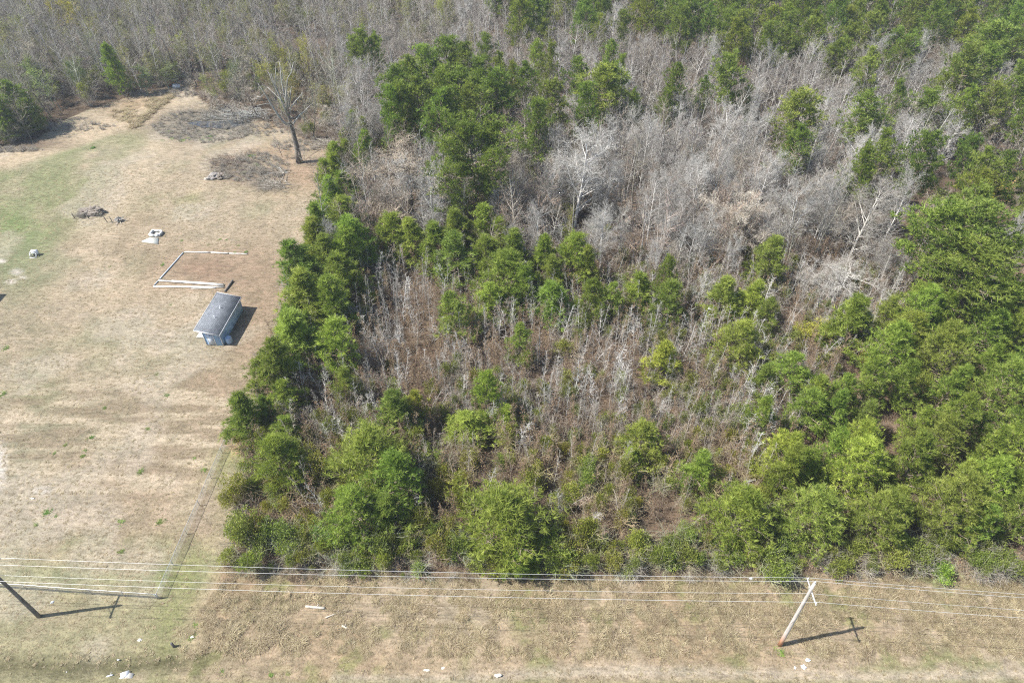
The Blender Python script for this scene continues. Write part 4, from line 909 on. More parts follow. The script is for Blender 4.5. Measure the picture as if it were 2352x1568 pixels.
scatter('woodland_evergreens', [v['whole'] for v in THIN], np.stack([x[g_] + 1, y[g_] - 1, height_at(x[g_], y[g_])], 1), rots(int(g_.sum()), .05), scls(int(g_.sum()), .8, 1.6, .2), 'dull green understorey in the woodland beyond the field', [(.75, .85, .8), (.85, .95, .8), (.9, .85, .7)])
woo = woo & ~left
split_plant(x[woo], y[woo], 8, 135, 'bare_tree', 'bare tree', WOOD, .62, 1.02, 'bare trees of the wood', 'slender grey bare tree', 'bare_woodland', 'grey leafless trees of the far winter woodland', GREY)
split_plant(x[whi], y[whi], 8, 70, 'bare_tree', 'bare tree', WOODW + WHITE, .55, .85, 'bare trees of the wood', 'slender white-barked bare tree', 'pale_woodland', 'pale barked leafless trees of the far winter woodland', [NEU, (.9, .9, .9)])
split_plant(x[bus & left], y[bus & left], 6, 20, 'bare_tree', 'bare tree', BUSHY, .55, 1.0, 'bare trees of the wood', 'dark bushy bare tree', 'bushy_woodland', 'dark twiggy trees of the far woodland beyond the field', DULL)
split_plant(x[bus & ~left], y[bus & ~left], 6, 26, 'bare_tree', 'bare tree', BUSHY, .6, 1.0, 'bare trees of the wood', 'twiggy brownish bare tree', 'twiggy_woodland', 'brownish twiggy trees between the taller bare trees', [(1.2, 1.05, .98), (1.05, .98, .92)])
split_plant(x[bud], y[bud], 6, 14, 'budding_tree', 'budding tree', BUD, .55, .85, 'budding trees of the wood', 'faintly green budding tree', 'budding_woodland', 'thinly green budding trees in the woodland beyond the field', [(.7, .9, .7), (.85, .92, .62), (.65, .8, .65), (1.1, 1.05, .6)])
# brush between the trunks
x, y = jgrid(-170, 180, 79, 215, 2.3, .48); k = ~is_field(x, y) & ~((x < FX) & (y < 100)) & (fnoise(x, y, 6, 37) > .48); x, y = x[k], y[k]
scatter('woodland_brush', [v['whole'] for v in BRUSH + GBRUSH + THIN[:2]], np.stack([x, y, height_at(x, y)], 1), rots(len(x)), scls(len(x), .55, 1.25), 'low brush and twigs on the woodland floor', [(.8, .85, .85), (1, 1, 1), (.9, 1, .8)])

# ---------------- the brown thicket
x, y = jgrid(FX + 2.2, 62, RY + 1.5, 84, 1.0, .48); px, py = PX(x, y, 3.5)
k = ~inpoly(px, py, R_LOW) & free(x, y, -.6) & (fnoise(x, y, 3.2, 41) > .36) & (y > 36 + 2.5 * fnoise(x, y, 4, 44)) & (x > edge_x(y) + 1)
k &= (RNG.random(len(x)) < np.where(y < 44, .42, .95))
x, y = x[k], y[k]; px, py = PX(x, y, 3.5); r = RNG.random(len(x))
wh = r < .07; br = r > .62
THN = [(.95, .88, .80), (.78, .70, .62), (1.1, 1.05, 1.0), (.88, .78, .68)]
split_plant(x[wh], y[wh], 3.5, 90, 'bare_sapling', 'sapling', SAPW, .6, 1.05, 'bare saplings of the brown thicket', 'white branchy bare sapling', 'pale_sapling_thicket', 'pale bare saplings at the sides of the thicket', [NEU, (.9, .88, .86)], tilt=.06)
mid = ~wh & ~br
split_plant(x[mid], y[mid], 3.5, 205, 'bare_sapling', 'sapling', SAP, .55, 1.02, 'bare saplings of the brown thicket', 'slender grey bare sapling', 'sapling_thicket', 'countless slender bare saplings of the brown thicket', THN, tilt=.05)
k = br
scatter('brown_sapling_thicket', [v['whole'] for v in SAPB], np.stack([x[k], y[k], height_at(x[k], y[k])], 1), rots(int(k.sum()), .06), scls(int(k.sum()), .55, 1.0), 'brown twiggy saplings with a few dry leaves in the thicket', [(1.15, .98, .84), (1.02, .88, .76), (1.05, 1.02, .78)])
# shrubs through the thicket, thick towards the road and the right
x, y = jgrid(FX + 2.5, 60, RY + 2.2, 84, 2.0, .48); px, py = PX(x, y, 2)
dens = np.clip(1.35 - (y - 36) / 24, .3, .97) + np.clip((x - 10) / 36, 0, .5) * (y < 78)
k = ~inpoly(px, py, R_LOW) & free(x, y, -.4) & (RNG.random(len(x)) < dens) & (fnoise(x, y, 4, 51) > .36) & (x > edge_x(y) + .8)
split_plant(x[k], y[k], 2, 140, 'evergreen_shrub', 'shrub', THIN + SHRUB[:3], .55, 1.0, 'evergreen shrubs of the thicket', 'loose olive shrub', 'thicket_shrubs', 'olive shrubs scattered through the thicket', [(1.2, 1.12, .8), (1.1, 1.12, .75), (1.15, 1.0, .75), (.95, 1.05, .8), (1.1, .95, .7), (1.25, 1.2, .75)], parts=('stems', 'foliage'))
# undergrowth
x, y = jgrid(FX + 1.2, 75, RY + .4, 84, 1.25, .48); k = (RNG.random(len(x)) < .6) & (x > edge_x(y) + .4)
x, y = x[k], y[k]
scatter('undergrowth', [v['whole'] for v in BRUSH], np.stack([x, y, height_at(x, y)], 1), rots(len(x)), scls(len(x), .5, 1.15, .3), 'brown leafy undergrowth on the thicket floor', [(1.0, .82, .70), (.88, .72, .60), (.9, .88, .62)])
x, y = jgrid(FX + 1.2, 95, RY - .6, RY + 3.4, .85, .48); k = x > edge_x(y) + .3; x, y = x[k], y[k]
scatter('verge_undergrowth', [v['whole'] for v in BRUSH + THIN[:1] + GBRUSH[:1]], np.stack([x, y, height_at(x, y)], 1), rots(len(x)), scls(len(x), .3, .75, .3), 'low tangled growth along the roadside edge of the thicket', [(1.2, 1.05, .85), (1.0, 1.0, .8), (1.1, 1.2, .8)])
# grasses
x, y = jgrid(-50, 62, 20.5, RY + 1.5, .42, .48); k = is_road(x, y) & (x > -31 + 7 * (fnoise(x, y, 3, 61) - .2)) & (y > 24.6 + .5 * fnoise(x, y, 3, 62)) & (fnoise(x, y, 1.6, 63) > .42)
scatter('rough_grass', ROUGH, np.stack([x[k], y[k], height_at(x[k], y[k])], 1), rots(int(k.sum()), .12), scls(int(k.sum()), .35, .95, .35) * (.55 + 1.0 * fnoise(x[k], y[k], 3.2, 85))[:, None], 'rough dry grass of the roadside strip', [(.62, .74, .36), (.74, .80, .44), (.85, .74, .50), (.95, .76, .56), (1.05, .74, .52), (1.1, .86, .66), (1.0, .92, .76), (1.1, 1.03, .88), (1.2, 1.15, 1.02)],
        order=np.clip(.5 + 1.5 * (fnoise(x[k], y[k], 2.6, 81) - .5) + RNG.normal(0, .2, int(k.sum())), 0, 1))
x, y = jgrid(-110, 60, 19.5, 112, .62, .48)
k = ((is_field(x, y)) | (is_road(x, y) & ((x < -27.5) | (y < 25)))) & (fnoise(x, y, 3.1, 64) > .30); gx, gy = PX(x, y, 0); k &= (gx > -40) & (gx < 2400) & ~inpoly(gx, gy, [(400, 575), (600, 575), (600, 655), (365, 655)])
x, y = x[k], y[k]
scatter('field_grass', SHORT, np.stack([x, y, height_at(x, y)], 1), rots(len(x), .1), scls(len(x), .5, 1.1, .3), 'short dry grass of the mown field', [(1, .95, .9), (1.05, 1.02, .98), (.85, .78, .68), (.82, .88, .62), (.95, .9, .85)])

# ------------------------------------------------------------------ small materials
M['siding'] = plain_mat('pale_siding', (.31, .47, .66), .55, .06, 2, bump=.05, dirt=(.28, .41, .56))
M['trim'] = plain_mat('white_trim', (.60, .62, .65), .5, .04, 3, bump=.05)
M['door'] = plain_mat('white_door', (.50, .55, .62), .5, .05, 3, bump=.05)
M['dark'] = plain_mat('dark_metal', (.05, .05, .055), .5, .2, 4)
M['steel'] = plain_mat('galvanised_steel', (.42, .43, .43), .45, .15, 6, metal=.5)
M['tank'] = plain_mat('blue_grey_plastic', (.30, .40, .54), .4, .08, 2, bump=.05)
M['pipe'] = plain_mat('white_weathered_pole', (.62, .60, .55), .6, .15, 2, dirt=(.36, .31, .25), stretch=(1, 1, 1))
M['pipegrey'] = plain_mat('grey_blue_pole', (.45, .50, .54), .55, .12, 3)
M['concrete'] = plain_mat('pale_concrete', (.42, .43, .39), .85, .12, 3, dirt=(.40, .40, .35))
M['chalk'] = plain_mat('white_rim', (.55, .55, .53), .8, .08, 4)
M['rock'] = plain_mat('grey_rock', (.24, .22, .20), .9, .35, 3, dirt=(.11, .10, .085), bump=.8)
M['earth'] = plain_mat('dark_earth', (.20, .17, .14), .95, .4, 2.5, dirt=(.09, .08, .07), bump=1.0)
M['bag'] = plain_mat('white_plastic', (.58, .60, .62), .4, .15, 6, dirt=(.40, .38, .34))
M['card'] = plain_mat('pale_board', (.58, .54, .47), .8, .1, 3, dirt=(.46, .38, .29))
M['wood'] = plain_mat('weathered_wood', (.46, .43, .39), .85, .25, 9, stretch=(1, 1, .15), bump=.5)
M['log'] = plain_mat('pale_log', (.45, .41, .35), .85, .2, 5, dirt=(.35, .29, .22), bump=.6)
M['sandy'] = plain_mat('bare_pale_soil', (.34, .31, .265), .95, .15, 2.5, bump=.6)
M['wire'] = plain_mat('aluminium_wire', (.56, .56, .55), .4, .03, 2, metal=.2)
M['cream'] = plain_mat('porcelain', (.75, .74, .70), .3, .05, 2)
M['rust'] = plain_mat('red_rusty_sheet', (.30, .09, .07), .7, .3, 5)
M['snaglimb'] = bark_mat('snag_limb', (0.17, 0.165, 0.15), (0.46, 0.46, 0.42), 5)
# roof shingles: rows and tabs too fine for the distance
m, n, out = newmat('roof_shingles'); tc = nd(n, 'ShaderNodeTexCoord')
bk = nd(n, 'ShaderNodeTexBrick'); bk.inputs['Scale'].default_value = 1.0; bk.inputs['Brick Width'].default_value = .30; bk.inputs['Row Height'].default_value = .14; bk.inputs['Mortar Size'].default_value = .012
mp = nd(n, 'ShaderNodeMapping'); mp.inputs['Rotation'].default_value = (0, 0, math.pi / 2); n.links.new(tc.outputs['Object'], mp.inputs[0]); n.links.new(mp.outputs[0], bk.inputs['Vector'])
bk.inputs['Color1'].default_value = (.135, .150, .168, 1); bk.inputs['Color2'].default_value = (.205, .222, .245, 1); bk.inputs['Mortar'].default_value = (.05, .05, .055, 1)
f = noise(n, tc.outputs['Object'], 1.1, 5, .7); c = mixc(n, 1.0, bk.outputs[0], ramp(n, f, [(.35, (.8, .8, .8)), (.7, (1.2, 1.2, 1.2))]), 'MULTIPLY')
p = nd(n, 'ShaderNodeBsdfPrincipled'); p.inputs['Roughness'].default_value = .9; n.links.new(c, p.inputs['Base Color'])
b = nd(n, 'ShaderNodeBump'); b.inputs['Strength'].default_value = .5; b.inputs['Distance'].default_value = .02; n.links.new(bk.outputs[1], b.inputs['Height']); b.invert = True
n.links.new(b.outputs[0], p.inputs['Normal']); n.links.new(p.outputs[0], out.inputs[0]); M['shingle'] = m
# still dark water
m, n, out = newmat('pond_water'); p = nd(n, 'ShaderNodeBsdfPrincipled'); p.inputs['Base Color'].default_value = (.05, .055, .06, 1); p.inputs['Roughness'].default_value = .08
tc = nd(n, 'ShaderNodeTexCoord'); f = noise(n, tc.outputs['Object'], 2.5, 3, .5); b = nd(n, 'ShaderNodeBump'); b.inputs['Strength'].default_value = .15; b.inputs['Distance'].default_value = .02
n.links.new(f, b.inputs['Height']); n.links.new(b.outputs[0], p.inputs['Normal']); n.links.new(p.outputs[0], out.inputs[0]); M['water'] = m
# utility pole wood: rusty brown foot, grey weathered shaft
m, n, out = newmat('utility_pole_wood'); tc = nd(n, 'ShaderNodeTexCoord')
mp = nd(n, 'ShaderNodeMapping'); mp.inputs['Scale'].default_value = (9, 9, .7); n.links.new(tc.outputs['Object'], mp.inputs[0]); f = noise(n, mp.outputs[0], 1.5, 5, .7)
c = ramp(n, f, [(.3, (.28, .25, .225)), (.7, (.56, .52, .48))]); sx = nd(n, 'ShaderNodeSeparateXYZ'); n.links.new(tc.outputs['Object'], sx.inputs[0])
c = mixc(n, ramp(n, (lambda q: (n.links.new(sx.outputs[2], q.inputs[0]), q.outputs[0])[1])(nd(n, 'ShaderNodeMapRange', clamp=True) if True else None), [(0, (0, 0, 0)), (1, (1, 1, 1))]), (.42, .20, .10), c)
for q in n.nodes:
    if q.type == 'MAP_RANGE': q.inputs[1].default_value = .8; q.inputs[2].default_value = 2.6
p = nd(n, 'ShaderNodeBsdfPrincipled'); p.inputs['Roughness'].default_value = .85; n.links.new(c, p.inputs['Base Color']); n.links.new(p.outputs[0], out.inputs[0]); M['poleshaft'] = m

def gz(x, y): return float(height_at(x, y))
REFS = [(r['x'], r['y'], r['ref']) for r in REG if r['ref']]
def thing(name, label, cat, loc, rz=0, group=None, ref=None):
    t = empty(name, loc, rz); tag(t, label, cat, group)
    if ref: REFS.append((loc[0], loc[1], ref))
    return t

# ------------------------------------------------------------------ shed
def make_shed(t, w, d, hl, hr, ovl, ovr, door=True, vents=True):
    """t: empty at the middle of the front wall foot; the roof falls from hl (field side) to hr"""
    rh = lambda x: hl + (hr - hl) * (x + w / 2) / w
    g = Geo(); st = .18; k = 0
    while k * st < max(hl, hr) - .02:                     # lapped boards, front and back
        z0 = k * st; z1 = z0 + st
        xa = w / 2 if z1 <= hr else (hl - z1) / (hl - hr) * w - w / 2
        if xa < -w / 2 + .1: break
        for yy, s in ((0, -1), (d, 1)):
            g.box(((xa - w / 2) / 2, yy + s * .012, (z0 + z1) / 2), (xa + w / 2, .03, st - .012), (s * .07, 0, 0))
        if z1 <= hl: g.box((-w / 2 - .012, d / 2, (z0 + z1) / 2), (.03, d, st - .012), (0, .07, 0))
        if z1 <= hr + .02: g.box((w / 2 + .012, d / 2, (z0 + z1) / 2), (.03, d, st - .012), (0, -.07, 0))
        k += 1
    g.build('siding', M['siding'], t)
    g = Geo(); ins = .015
    V = [(-w / 2 + ins, 0 + ins, -.15), (w / 2 - ins, ins, -.15), (w / 2 - ins, ins, hr - .02), (-w / 2 + ins, ins, hl - .02)]; V += [(x, d - ins, z) for x, _, z in V]
    g.add(V, Q=np.array([[0, 1, 2, 3], [5, 4, 7, 6], [1, 5, 6, 2], [4, 0, 3, 7], [3, 2, 6, 7], [0, 4, 5, 1]])); g.build('wall', M['siding'], t)
    g = Geo()
    for x in (-w / 2 - .02, w / 2 + .02):
        for y in (-.02, d + .02): g.box((x, y, rh(x) / 2), (.09, .09, rh(x)))
    g.build('corner_trim', M['trim'], t)
    x0, x1, y0, y1 = -w / 2 - ovl, w / 2 + ovr, -.28, d + .35; th = .07
    V = [(x, y, rh(x) + .03 + z) for z in (0, th) for x, y in ((x0, y0), (x1, y0), (x1, y1), (x0, y1))]
    g = Geo(); g.add(V, Q=np.array([[3, 2, 1, 0], [4, 5, 6, 7], [0, 1, 5, 4], [1, 2, 6, 5], [2, 3, 7, 6], [3, 0, 4, 7]])); rf = g.build('roof', M['shingle'], t)
    g = Geo(); sl = math.atan2(hr - hl, w); L = math.hypot(x1 - x0, rh(x1) - rh(x0)); xm = (x0 + x1) / 2
    for y in (y0 - .02, y1 + .02): g.box((xm, y, rh(xm) + .04), (L, .035, .17), (0, -sl, 0))
    for x in (x0 - .02, x1 + .02): g.box((x, (y0 + y1) / 2, rh(x) + .035), (.035, y1 - y0 + .07, .18))
    g.build('fascia', M['trim'], rf)
    if vents:
        for y in (2.7, 4.6):
            x = -.42; v = Geo(); z = rh(x)
            v.lathe([(.08, -.02), (.05, .10), (.045, .14), (.045, .26), (.0, .26)], (x, y, z + .1), 10); v.box((x, y, z + .38), (.13, .13, .03)); v.box((x, y, z + .112), (.2, .2, .02), (0, -sl, 0))
            v.build('roof_vent', M['trim'], rf)
    if door:
        dx = -.22; g = Geo()
        g.box((dx, -.07, .98), (.78, .05, 1.82)); dr = g.build('door', M['door'], t)
        g = Geo()
        for x, z, sx_, sz_ in ((dx - .45, .97, .1, 1.94), (dx + .45, .97, .1, 1.94), (dx, 1.985, 1.0, .1)): g.box((x, -.06, z), (sx_, .06, sz_))
        g.build('door_frame', M['trim'], dr)
        g = Geo(); g.box((dx + .28, -.13, .98), (.05, .08, .12)); g.build('handle', M['dark'], dr)
        g = Geo(); g.box((dx - .02, -.105, 1.66), (.22, .015, .08)); g.build('plate', M['dark'], dr)
sz0 = gz(-38.5, 68)
shed = thing('shed', 'small shed with pale siding and dark shingled lean-to roof on the field', 'shed', (-38.98, 64.85, sz0), R(-4.4), ref='the shed')
make_shed(shed, 2.2, 7.1, 2.45, 2.0, .82, .18)
s2 = thing('shed', 'second small shed past the outer field edge, only its shadow showing', 'shed', (-75.4, 70.6, gz(-75, 72)), R(-2))
make_shed(s2, 2.6, 4.2, 2.6, 2.1, .3, .2, False, False)
ra = thing('ramp', 'white boarded ramp lying at the field side door of the shed', 'ramp', (-40.25, 66.1, sz0 + .02), R(-4.4))
for k in range(6):
    g = Geo(); g.box((-.85, .16 + k * .3, .13), (1.65, .28, .04), (0, -.12, 0)); g.build('plank', M['trim'], ra)
g = Geo(); g.box((-.85, .05, .03), (1.6, .05, .08)); g.box((-.85, 1.75, .03), (1.6, .05, .08)); g.build('rail', M['wood'], ra)
tk = thing('water_barrel', 'blue-grey plastic barrel standing at the shed corner in shade', 'barrel', (-37.22, 65.35, sz0))
Geo().lathe([(0, 0), (.36, 0), (.42, .08), (.43, .45), (.42, .82), (.36, .95), (0, .97)], sides=20).build('barrel_body', M['tank'], tk, True)
Geo().lathe([(.30, .955), (.30, 1.0), (.24, 1.03), (0, 1.03)], sides=16).build('lid', M['tank'], tk)
Geo().lathe([(.435, .30), (.45, .33), (.45, .37), (.435, .40)], sides=20).lathe([(.43, .62), (.447, .64), (.447, .68), (.43, .70)], sides=20).build('hoop', M['tank'], tk)
fr = thing('garden_frame', 'dark angled metal frame leaning against the shady shed wall', 'frame', (-37.45, 68.2, sz0), R(-4.4))
g = Geo(); g.tube([(.35, -.3, 0), (.06, -.1, .95)], .03, 6).tube([(.35, .35, 0), (.06, -.05, .95)], .03, 6).tube([(.28, -.22, .25), (.28, .24, .25)], .025, 6); g.build('frame_tube', M['dark'], fr)
px_, py_ = GP(659, 856), GP(683, 824)
dp = thing('dark_post', 'dark wooden post lying behind the shed towards the white timbers', 'post', (px_[0], px_[1], gz(*px_) + .12))
Geo().tube([(0, 0, 0), (px_[0] * 0 + (py_[0] - px_[0]) * .5, (py_[1] - px_[1]) * .5, .02), (py_[0] - px_[0], py_[1] - px_[1], .05)], [.15, .15, .14], 10).build('shaft', M['deadbark'], dp)

# ------------------------------------------------------------------ white timbers round the bare pad
def timber(a, b, r, mat, label, zoff=.0, ref=None, sides=10):
    r *= .6; p, q = GP(*a), GP(*b); z = gz(*p) + r + zoff; z2 = gz(*q) + r + zoff
    t = thing('white_timber' if mat != 'deadbark' else 'dark_timber', label, 'timber', (p[0], p[1], z), 0, 'timbers laid round the bare pad', ref)
    n = 5; g = Geo(); P_ = [((q[0] - p[0]) * k / n, (q[1] - p[1]) * k / n, (z2 - z) * k / n + random.uniform(-.012, .012)) for k in range(n + 1)]
    g.tube(P_, [r * random.uniform(.93, 1.05) for _ in P_], sides); g.build('shaft', M[mat], t, True)
    g = Geo()
    d_ = Vector((q[0] - p[0], q[1] - p[1], z2 - z)).normalized()
    for e, sgn in ((Vector((0, 0, 0)), -1), (Vector(P_[-1]), 1)):
        g.tube([e + d_ * sgn * -.04, e + d_ * sgn * .02], r * 1.05, sides)
    g.build('end_band', M['deadbark'], t)
timber((540.5, 739), (617, 741), .17, 'pipe', 'white timber at the corner end of the far side of the bare pad')
timber((617.5, 741), (671, 743), .17, 'pipe', 'white timber in the middle of the far side of the bare pad', ref='the far side of the white timbers')
timber((671.5, 743), (725.8, 745), .15, 'pipe', 'white timber at the free end of the far side, among green weeds')
timber((537, 741), (468, 819), .15, 'pipegrey', 'long blue-grey pole along the field side of the bare pad', ref='the long blue-grey pole')
timber((467, 820), (452, 836), .12, 'pipegrey', 'short grey pole continuing the long blue-grey one at its near corner')
timber((451, 841), (656.6, 842.5), .19, 'pipe', 'longest white timber, on the near side of the bare pad towards the shed', ref='the longest white timber')
timber((464.6, 823), (656.6, 837.8), .17, 'pipe', 'white timber lying askew behind the longest one', ref='the askew white timber')
timber((503, 824), (656, 835.6), .14, 'pipe', 'white timber resting up against the askew one', .12)
timber((470, 819.5), (503, 823), .12, 'deadbark', 'short dark timber at the inner corner of the bare pad')
timber((560, 845.6), (632, 844.8), .10, 'pipe', 'thin white timber hard against the longest one', 0)

# ------------------------------------------------------------------ slab and stone-rimmed basin, old machine, mound, posts, rocks
def plate(pts, z0, z1, c):
    return [(G_[0] - c[0], G_[1] - c[1]) for G_ in [GP(*p) for p in pts]]
c = GP(440, 710); t = thing('concrete_slab', 'tapering pale concrete slab on the field before the white-rimmed basin', 'slab', (c[0], c[1], gz(*c)), ref='the pale concrete slab')
Geo().prism(plate([(415, 708), (464, 716), (464.5, 697), (438, 697)], 0, 0, c)[::1], -.05, .14).build('slab_top', M['concrete'], t)
c = GP(458, 688); t = thing('stone_basin', 'low white-rimmed basin full of rubble beside the concrete slab', 'basin', (c[0], c[1], gz(*c)), ref='the white-rimmed basin')
O = plate([(437.5, 693), (439, 690), (447, 679.5), (449, 678), (474, 679), (478, 680.5), (478, 684), (473, 690), (468, 694), (455, 695)], 0, 0, c)
cx_ = sum(p[0] for p in O) / len(O); cy_ = sum(p[1] for p in O) / len(O)
for k in range(len(O)):
    a, b_ = O[k], O[(k + 1) % len(O)]; ia = (cx_ + (a[0] - cx_) * .72, cy_ + (a[1] - cy_) * .72); ib = (cx_ + (b_[0] - cx_) * .72, cy_ + (b_[1] - cy_) * .72)
    Geo().prism([a, b_, ib, ia], -.05, .42 + .015 * (k % 3)).build('rim_stone', M['chalk'], t)
def lump(name, c, r, mat, parent=None, seed=0, squash=.6, rough=.3, sub=3):
    import bmesh
    bm = bmesh.new(); bmesh.ops.create_icosphere(bm, subdivisions=sub, radius=1.0); rg = np.random.default_rng(seed); o3 = rg.random(3) * 50
    from mathutils import noise as mn
    for v in bm.verts:
        d = mn.noise(v.co * 1.6 + Vector(o3)) * rough * 1.6 + mn.noise(v.co * 4.5 + Vector(o3)) * rough * .7
        v.co *= 1 + d; v.co.x *= r[0]; v.co.y *= r[1]; v.co.z *= r[2] if len(r) > 2 else r[0] * squash
    me = bpy.data.meshes.new(name); bm.to_mesh(me); bm.free(); me.materials.append(M[mat])
    o = put(name, me, parent, c); return o
for k in range(14):
    a = random.uniform(0, 6.28); q = random.uniform(0, .6)
    lump('rubble_stone', (cx_ + math.cos(a) * q * 1.0, cy_ + math.sin(a) * q * .6, .12), (random.uniform(.09, .2),) * 2, 'cream' if k % 3 == 0 else 'rock', t, k, .7, .4, 1)
# white metal machine frame
c = GP(100, 751); t = thing('washing_machine', 'old white metal machine frame with a ring in its open front, on greenish grass', 'machine', (c[0], c[1], gz(*c)), R(8), ref='the old white machine')
g = Geo(); g.box((.12, .38, .72), (.95, .5, .08)); g.box((.12, .62, .4), (.95, .04, .75)); g.box((.58, .35, .4), (.04, .55, .72)); g.build('casing', M['bag'], t)
g = Geo(); g.tube([(-.38, -.42, 0), (-.38, -.1, .6)], .05, 6).tube([(.55, -.42, 0), (.55, -.1, .62)], .05, 6).tube([(-.42, -.45, .05), (.58, -.45, .05)], .05, 6).tube([(-.38, -.1, .6), (.55, -.1, .62)], .04, 6).tube([(-.38, -.1, .6), (-.35, .6, .7)], .04, 6); g.build('frame_bar', M['bag'], t)
th = np.linspace(0, 2 * math.pi, 17); Geo().tube([(.1 + .36 * math.cos(a), -.05 + .12 * math.sin(a), .34 + .3 * math.sin(a)) for a in th], .06, 7, False).build('drum_ring', M['steel'], t)
lump('motor', (.15, .1, .15), (.22, .2), 'dark', t, 3)
# earth mound
c = GP(262, 628); t = thing('earth_mound', 'dark mound of earth and dead brush on the field', 'mound', (c[0], c[1], gz(*c)), ref='the dark earth mound')
lump('heap', (0, .2, .1), (1.8, 1.0, .7), 'earth', t, 5, rough=.42, sub=4); lump('heap_top', (.9, .5, .45), (1.1, .8, .6), 'earth', t, 6, rough=.45, sub=4); lump('pale_lump', (-.9, .2, .35), (.5, .4, .35), 'earth', t, 7, rough=.4)
lump('pale_lump', (-.1, .3, .55), (.4, .35, .3), 'rock', t, 8, rough=.4)
for k in range(16):
    o = put('brush_twig', GBRUSH[k % 4]['whole'], t, (random.uniform(-2.2, 2.2), random.uniform(-1.2, .8), .1)); o.scale = (.5, .5, .45); o.rotation_euler = (0, 0, k)
for k, (pp, lean, lab) in enumerate([((220, 641), (-.15, .05), 'thin dark fence post at the outer foot of the earth mound'), ((261, 641), (-.12, .05), 'thin dark fence post in front of the middle of the earth mound'),
                                    ((314, 651), (-.22, .1), 'dark fence post between the mound and the uprooted stump, first of two'), ((331, 653), (-.20, .1), 'dark fence post beside the uprooted stump, second of two')]):
    c = GP(*pp); t = thing('old_fence_post', lab, 'post', (c[0], c[1], gz(*c) - .05), 0, 'old dark fence posts by the mound')
    Geo().tube([(0, 0, 0), (lean[0] * .5, lean[1] * .5, .6), (lean[0], lean[1], 1.15)], .055, 7).build('stake', M['dark'], t)
    g = Geo(); g.box((lean[0] * .8, lean[1] * .8, .95), (.16, .05, .04)); g.build('clip', M['dark'], t)
c = GP(348, 648); t = thing('uprooted_stump', 'pale rounded uprooted stump with roots next to the old fence posts', 'stump', (c[0], c[1], gz(*c)), ref='the uprooted stump')
lump('stump_body', (0, .1, .3), (.55, .45, .45), 'rock', t, 11)
segs = []; rr_ = random.Random(4)
for k in range(9):
    a = k * .7; grow(rr_, segs, (0, 0, .25), nrm(math.cos(a), math.sin(a), -.05), 1.3, .07, 0, dict(KIND['brush'], wob=[.3, .3, .3], ch=[3, 2]))
V_, Q_ = segs_mesh(segs, 4); put('roots', mesh_from('roots', V_, Q_, [M['log']]), t)
c = GP(629, 524); t = thing('rubble_heap', 'grey heap of broken stone near the boggy brush patch', 'heap', (c[0], c[1], gz(*c)), ref='the grey stone heap')
lump('boulder', (-.7, 0, .15), (.7, .5, .4), 'rock', t, 21, rough=.4); lump('boulder', (.1, .25, .35), (.9, .6, .6), 'rock', t, 22, rough=.45); lump('boulder', (.9, .3, .25), (.7, .6, .55), 'earth', t, 23, rough=.5); lump('boulder', (-1.4, -.3, .1), (.4, .3, .25), 'log', t, 24, rough=.4)
for k in range(9):
    o = put('brush_twig', GBRUSH[k % 4]['whole'], t, (random.uniform(.2, 2.2), random.uniform(-.6, .8), .0)); o.scale = (.5, .5, .35)
c = GP(519, 259); t = thing('junk_pile', 'small white appliance dumped against rusty sheet at the end of the field track', 'junk', (c[0], c[1], gz(*c)), ref='the junk at the track end')
g = Geo(); g.box((0, 0, .4), (1.5, .8, .8), (0, .15, .2)); g.build('appliance', M['bag'], t); g = Geo(); g.box((-1.6, .6, .7), (1.3, .08, 1.5), (.3, .1, .5)); g.build('sheet', M['rust'], t); g = Geo(); g.box((.2, -.2, .83), (.5, .5, .08), (0, .15, .2)); g.build('lid', M['bag'], t)
for k in range(14):
    o = put('brush_twig', GBRUSH[k % 4]['whole'], t, (random.uniform(-5, 4), random.uniform(.5, 6), .0)); o.scale = (1.4, 1.4, 1.1)
# pond
c = G(505, 283); zz = min(gz(c[0] + dx, c[1]) for dx in (-3, 0, 3)) + .10
V = [(0, 0, 0)] + [(5.8 * (1 + .25 * math.sin(3 * a)) * math.cos(a), 1.7 * (1 + .2 * math.cos(5 * a)) * math.sin(a), 0) for a in np.linspace(0, 6.283, 40, endpoint=False)]
o = put('pond_water', mesh_from('pond_water', np.array(V), np.array([[0, 1 + j, 1 + (j + 1) % 40] for j in range(40)]), [M['water']]), None, (c[0], c[1], zz)); tag(o, 'still dark puddle in the boggy hollow', None, None, 'structure')

# ------------------------------------------------------------------ dead snag, brush piles, reeds
bx, by = G(688, 374); snag = thing('dead_tree', 'tall dead snag with bare broken limbs standing at the far side of the field', 'dead tree', (bx, by, gz(bx, by) - .1), ref='the dead snag')
def SP(zx, zy, off=0.0):
    """reading of the snag (enlarged crop) -> place relative to its foot"""
    X_, Y_ = (700 + zx / 4.48) * .784, (150 + zy / 4.48) * .784
    u, v = X_ - 1176, 784 - Y_; dy = v * sp + FD * cp; dz = v * cp - FD * sp; y_ = by + off; t_ = y_ / dy
    return (u * t_ - bx, off, CAMH + dz * t_ - gz(bx, by) + .1)
tr_ = [SP(792, 1450), SP(775, 1330, .1), SP(745, 1200, .1), SP(715, 1080, .2), SP(685, 960, .2), SP(650, 860, .3), SP(640, 760, .4)]
g = Geo(); g.tube(tr_, [.66, .46, .40, .37, .35, .25, .2], 12)
for a in range(6):
    g.tube([SP(792, 1450), (SP(792, 1450)[0] + math.cos(a) * .9, math.sin(a) * .9, -.1)], [.32, .08], 6)
g.build('trunk', M['deadbark'], snag, True)
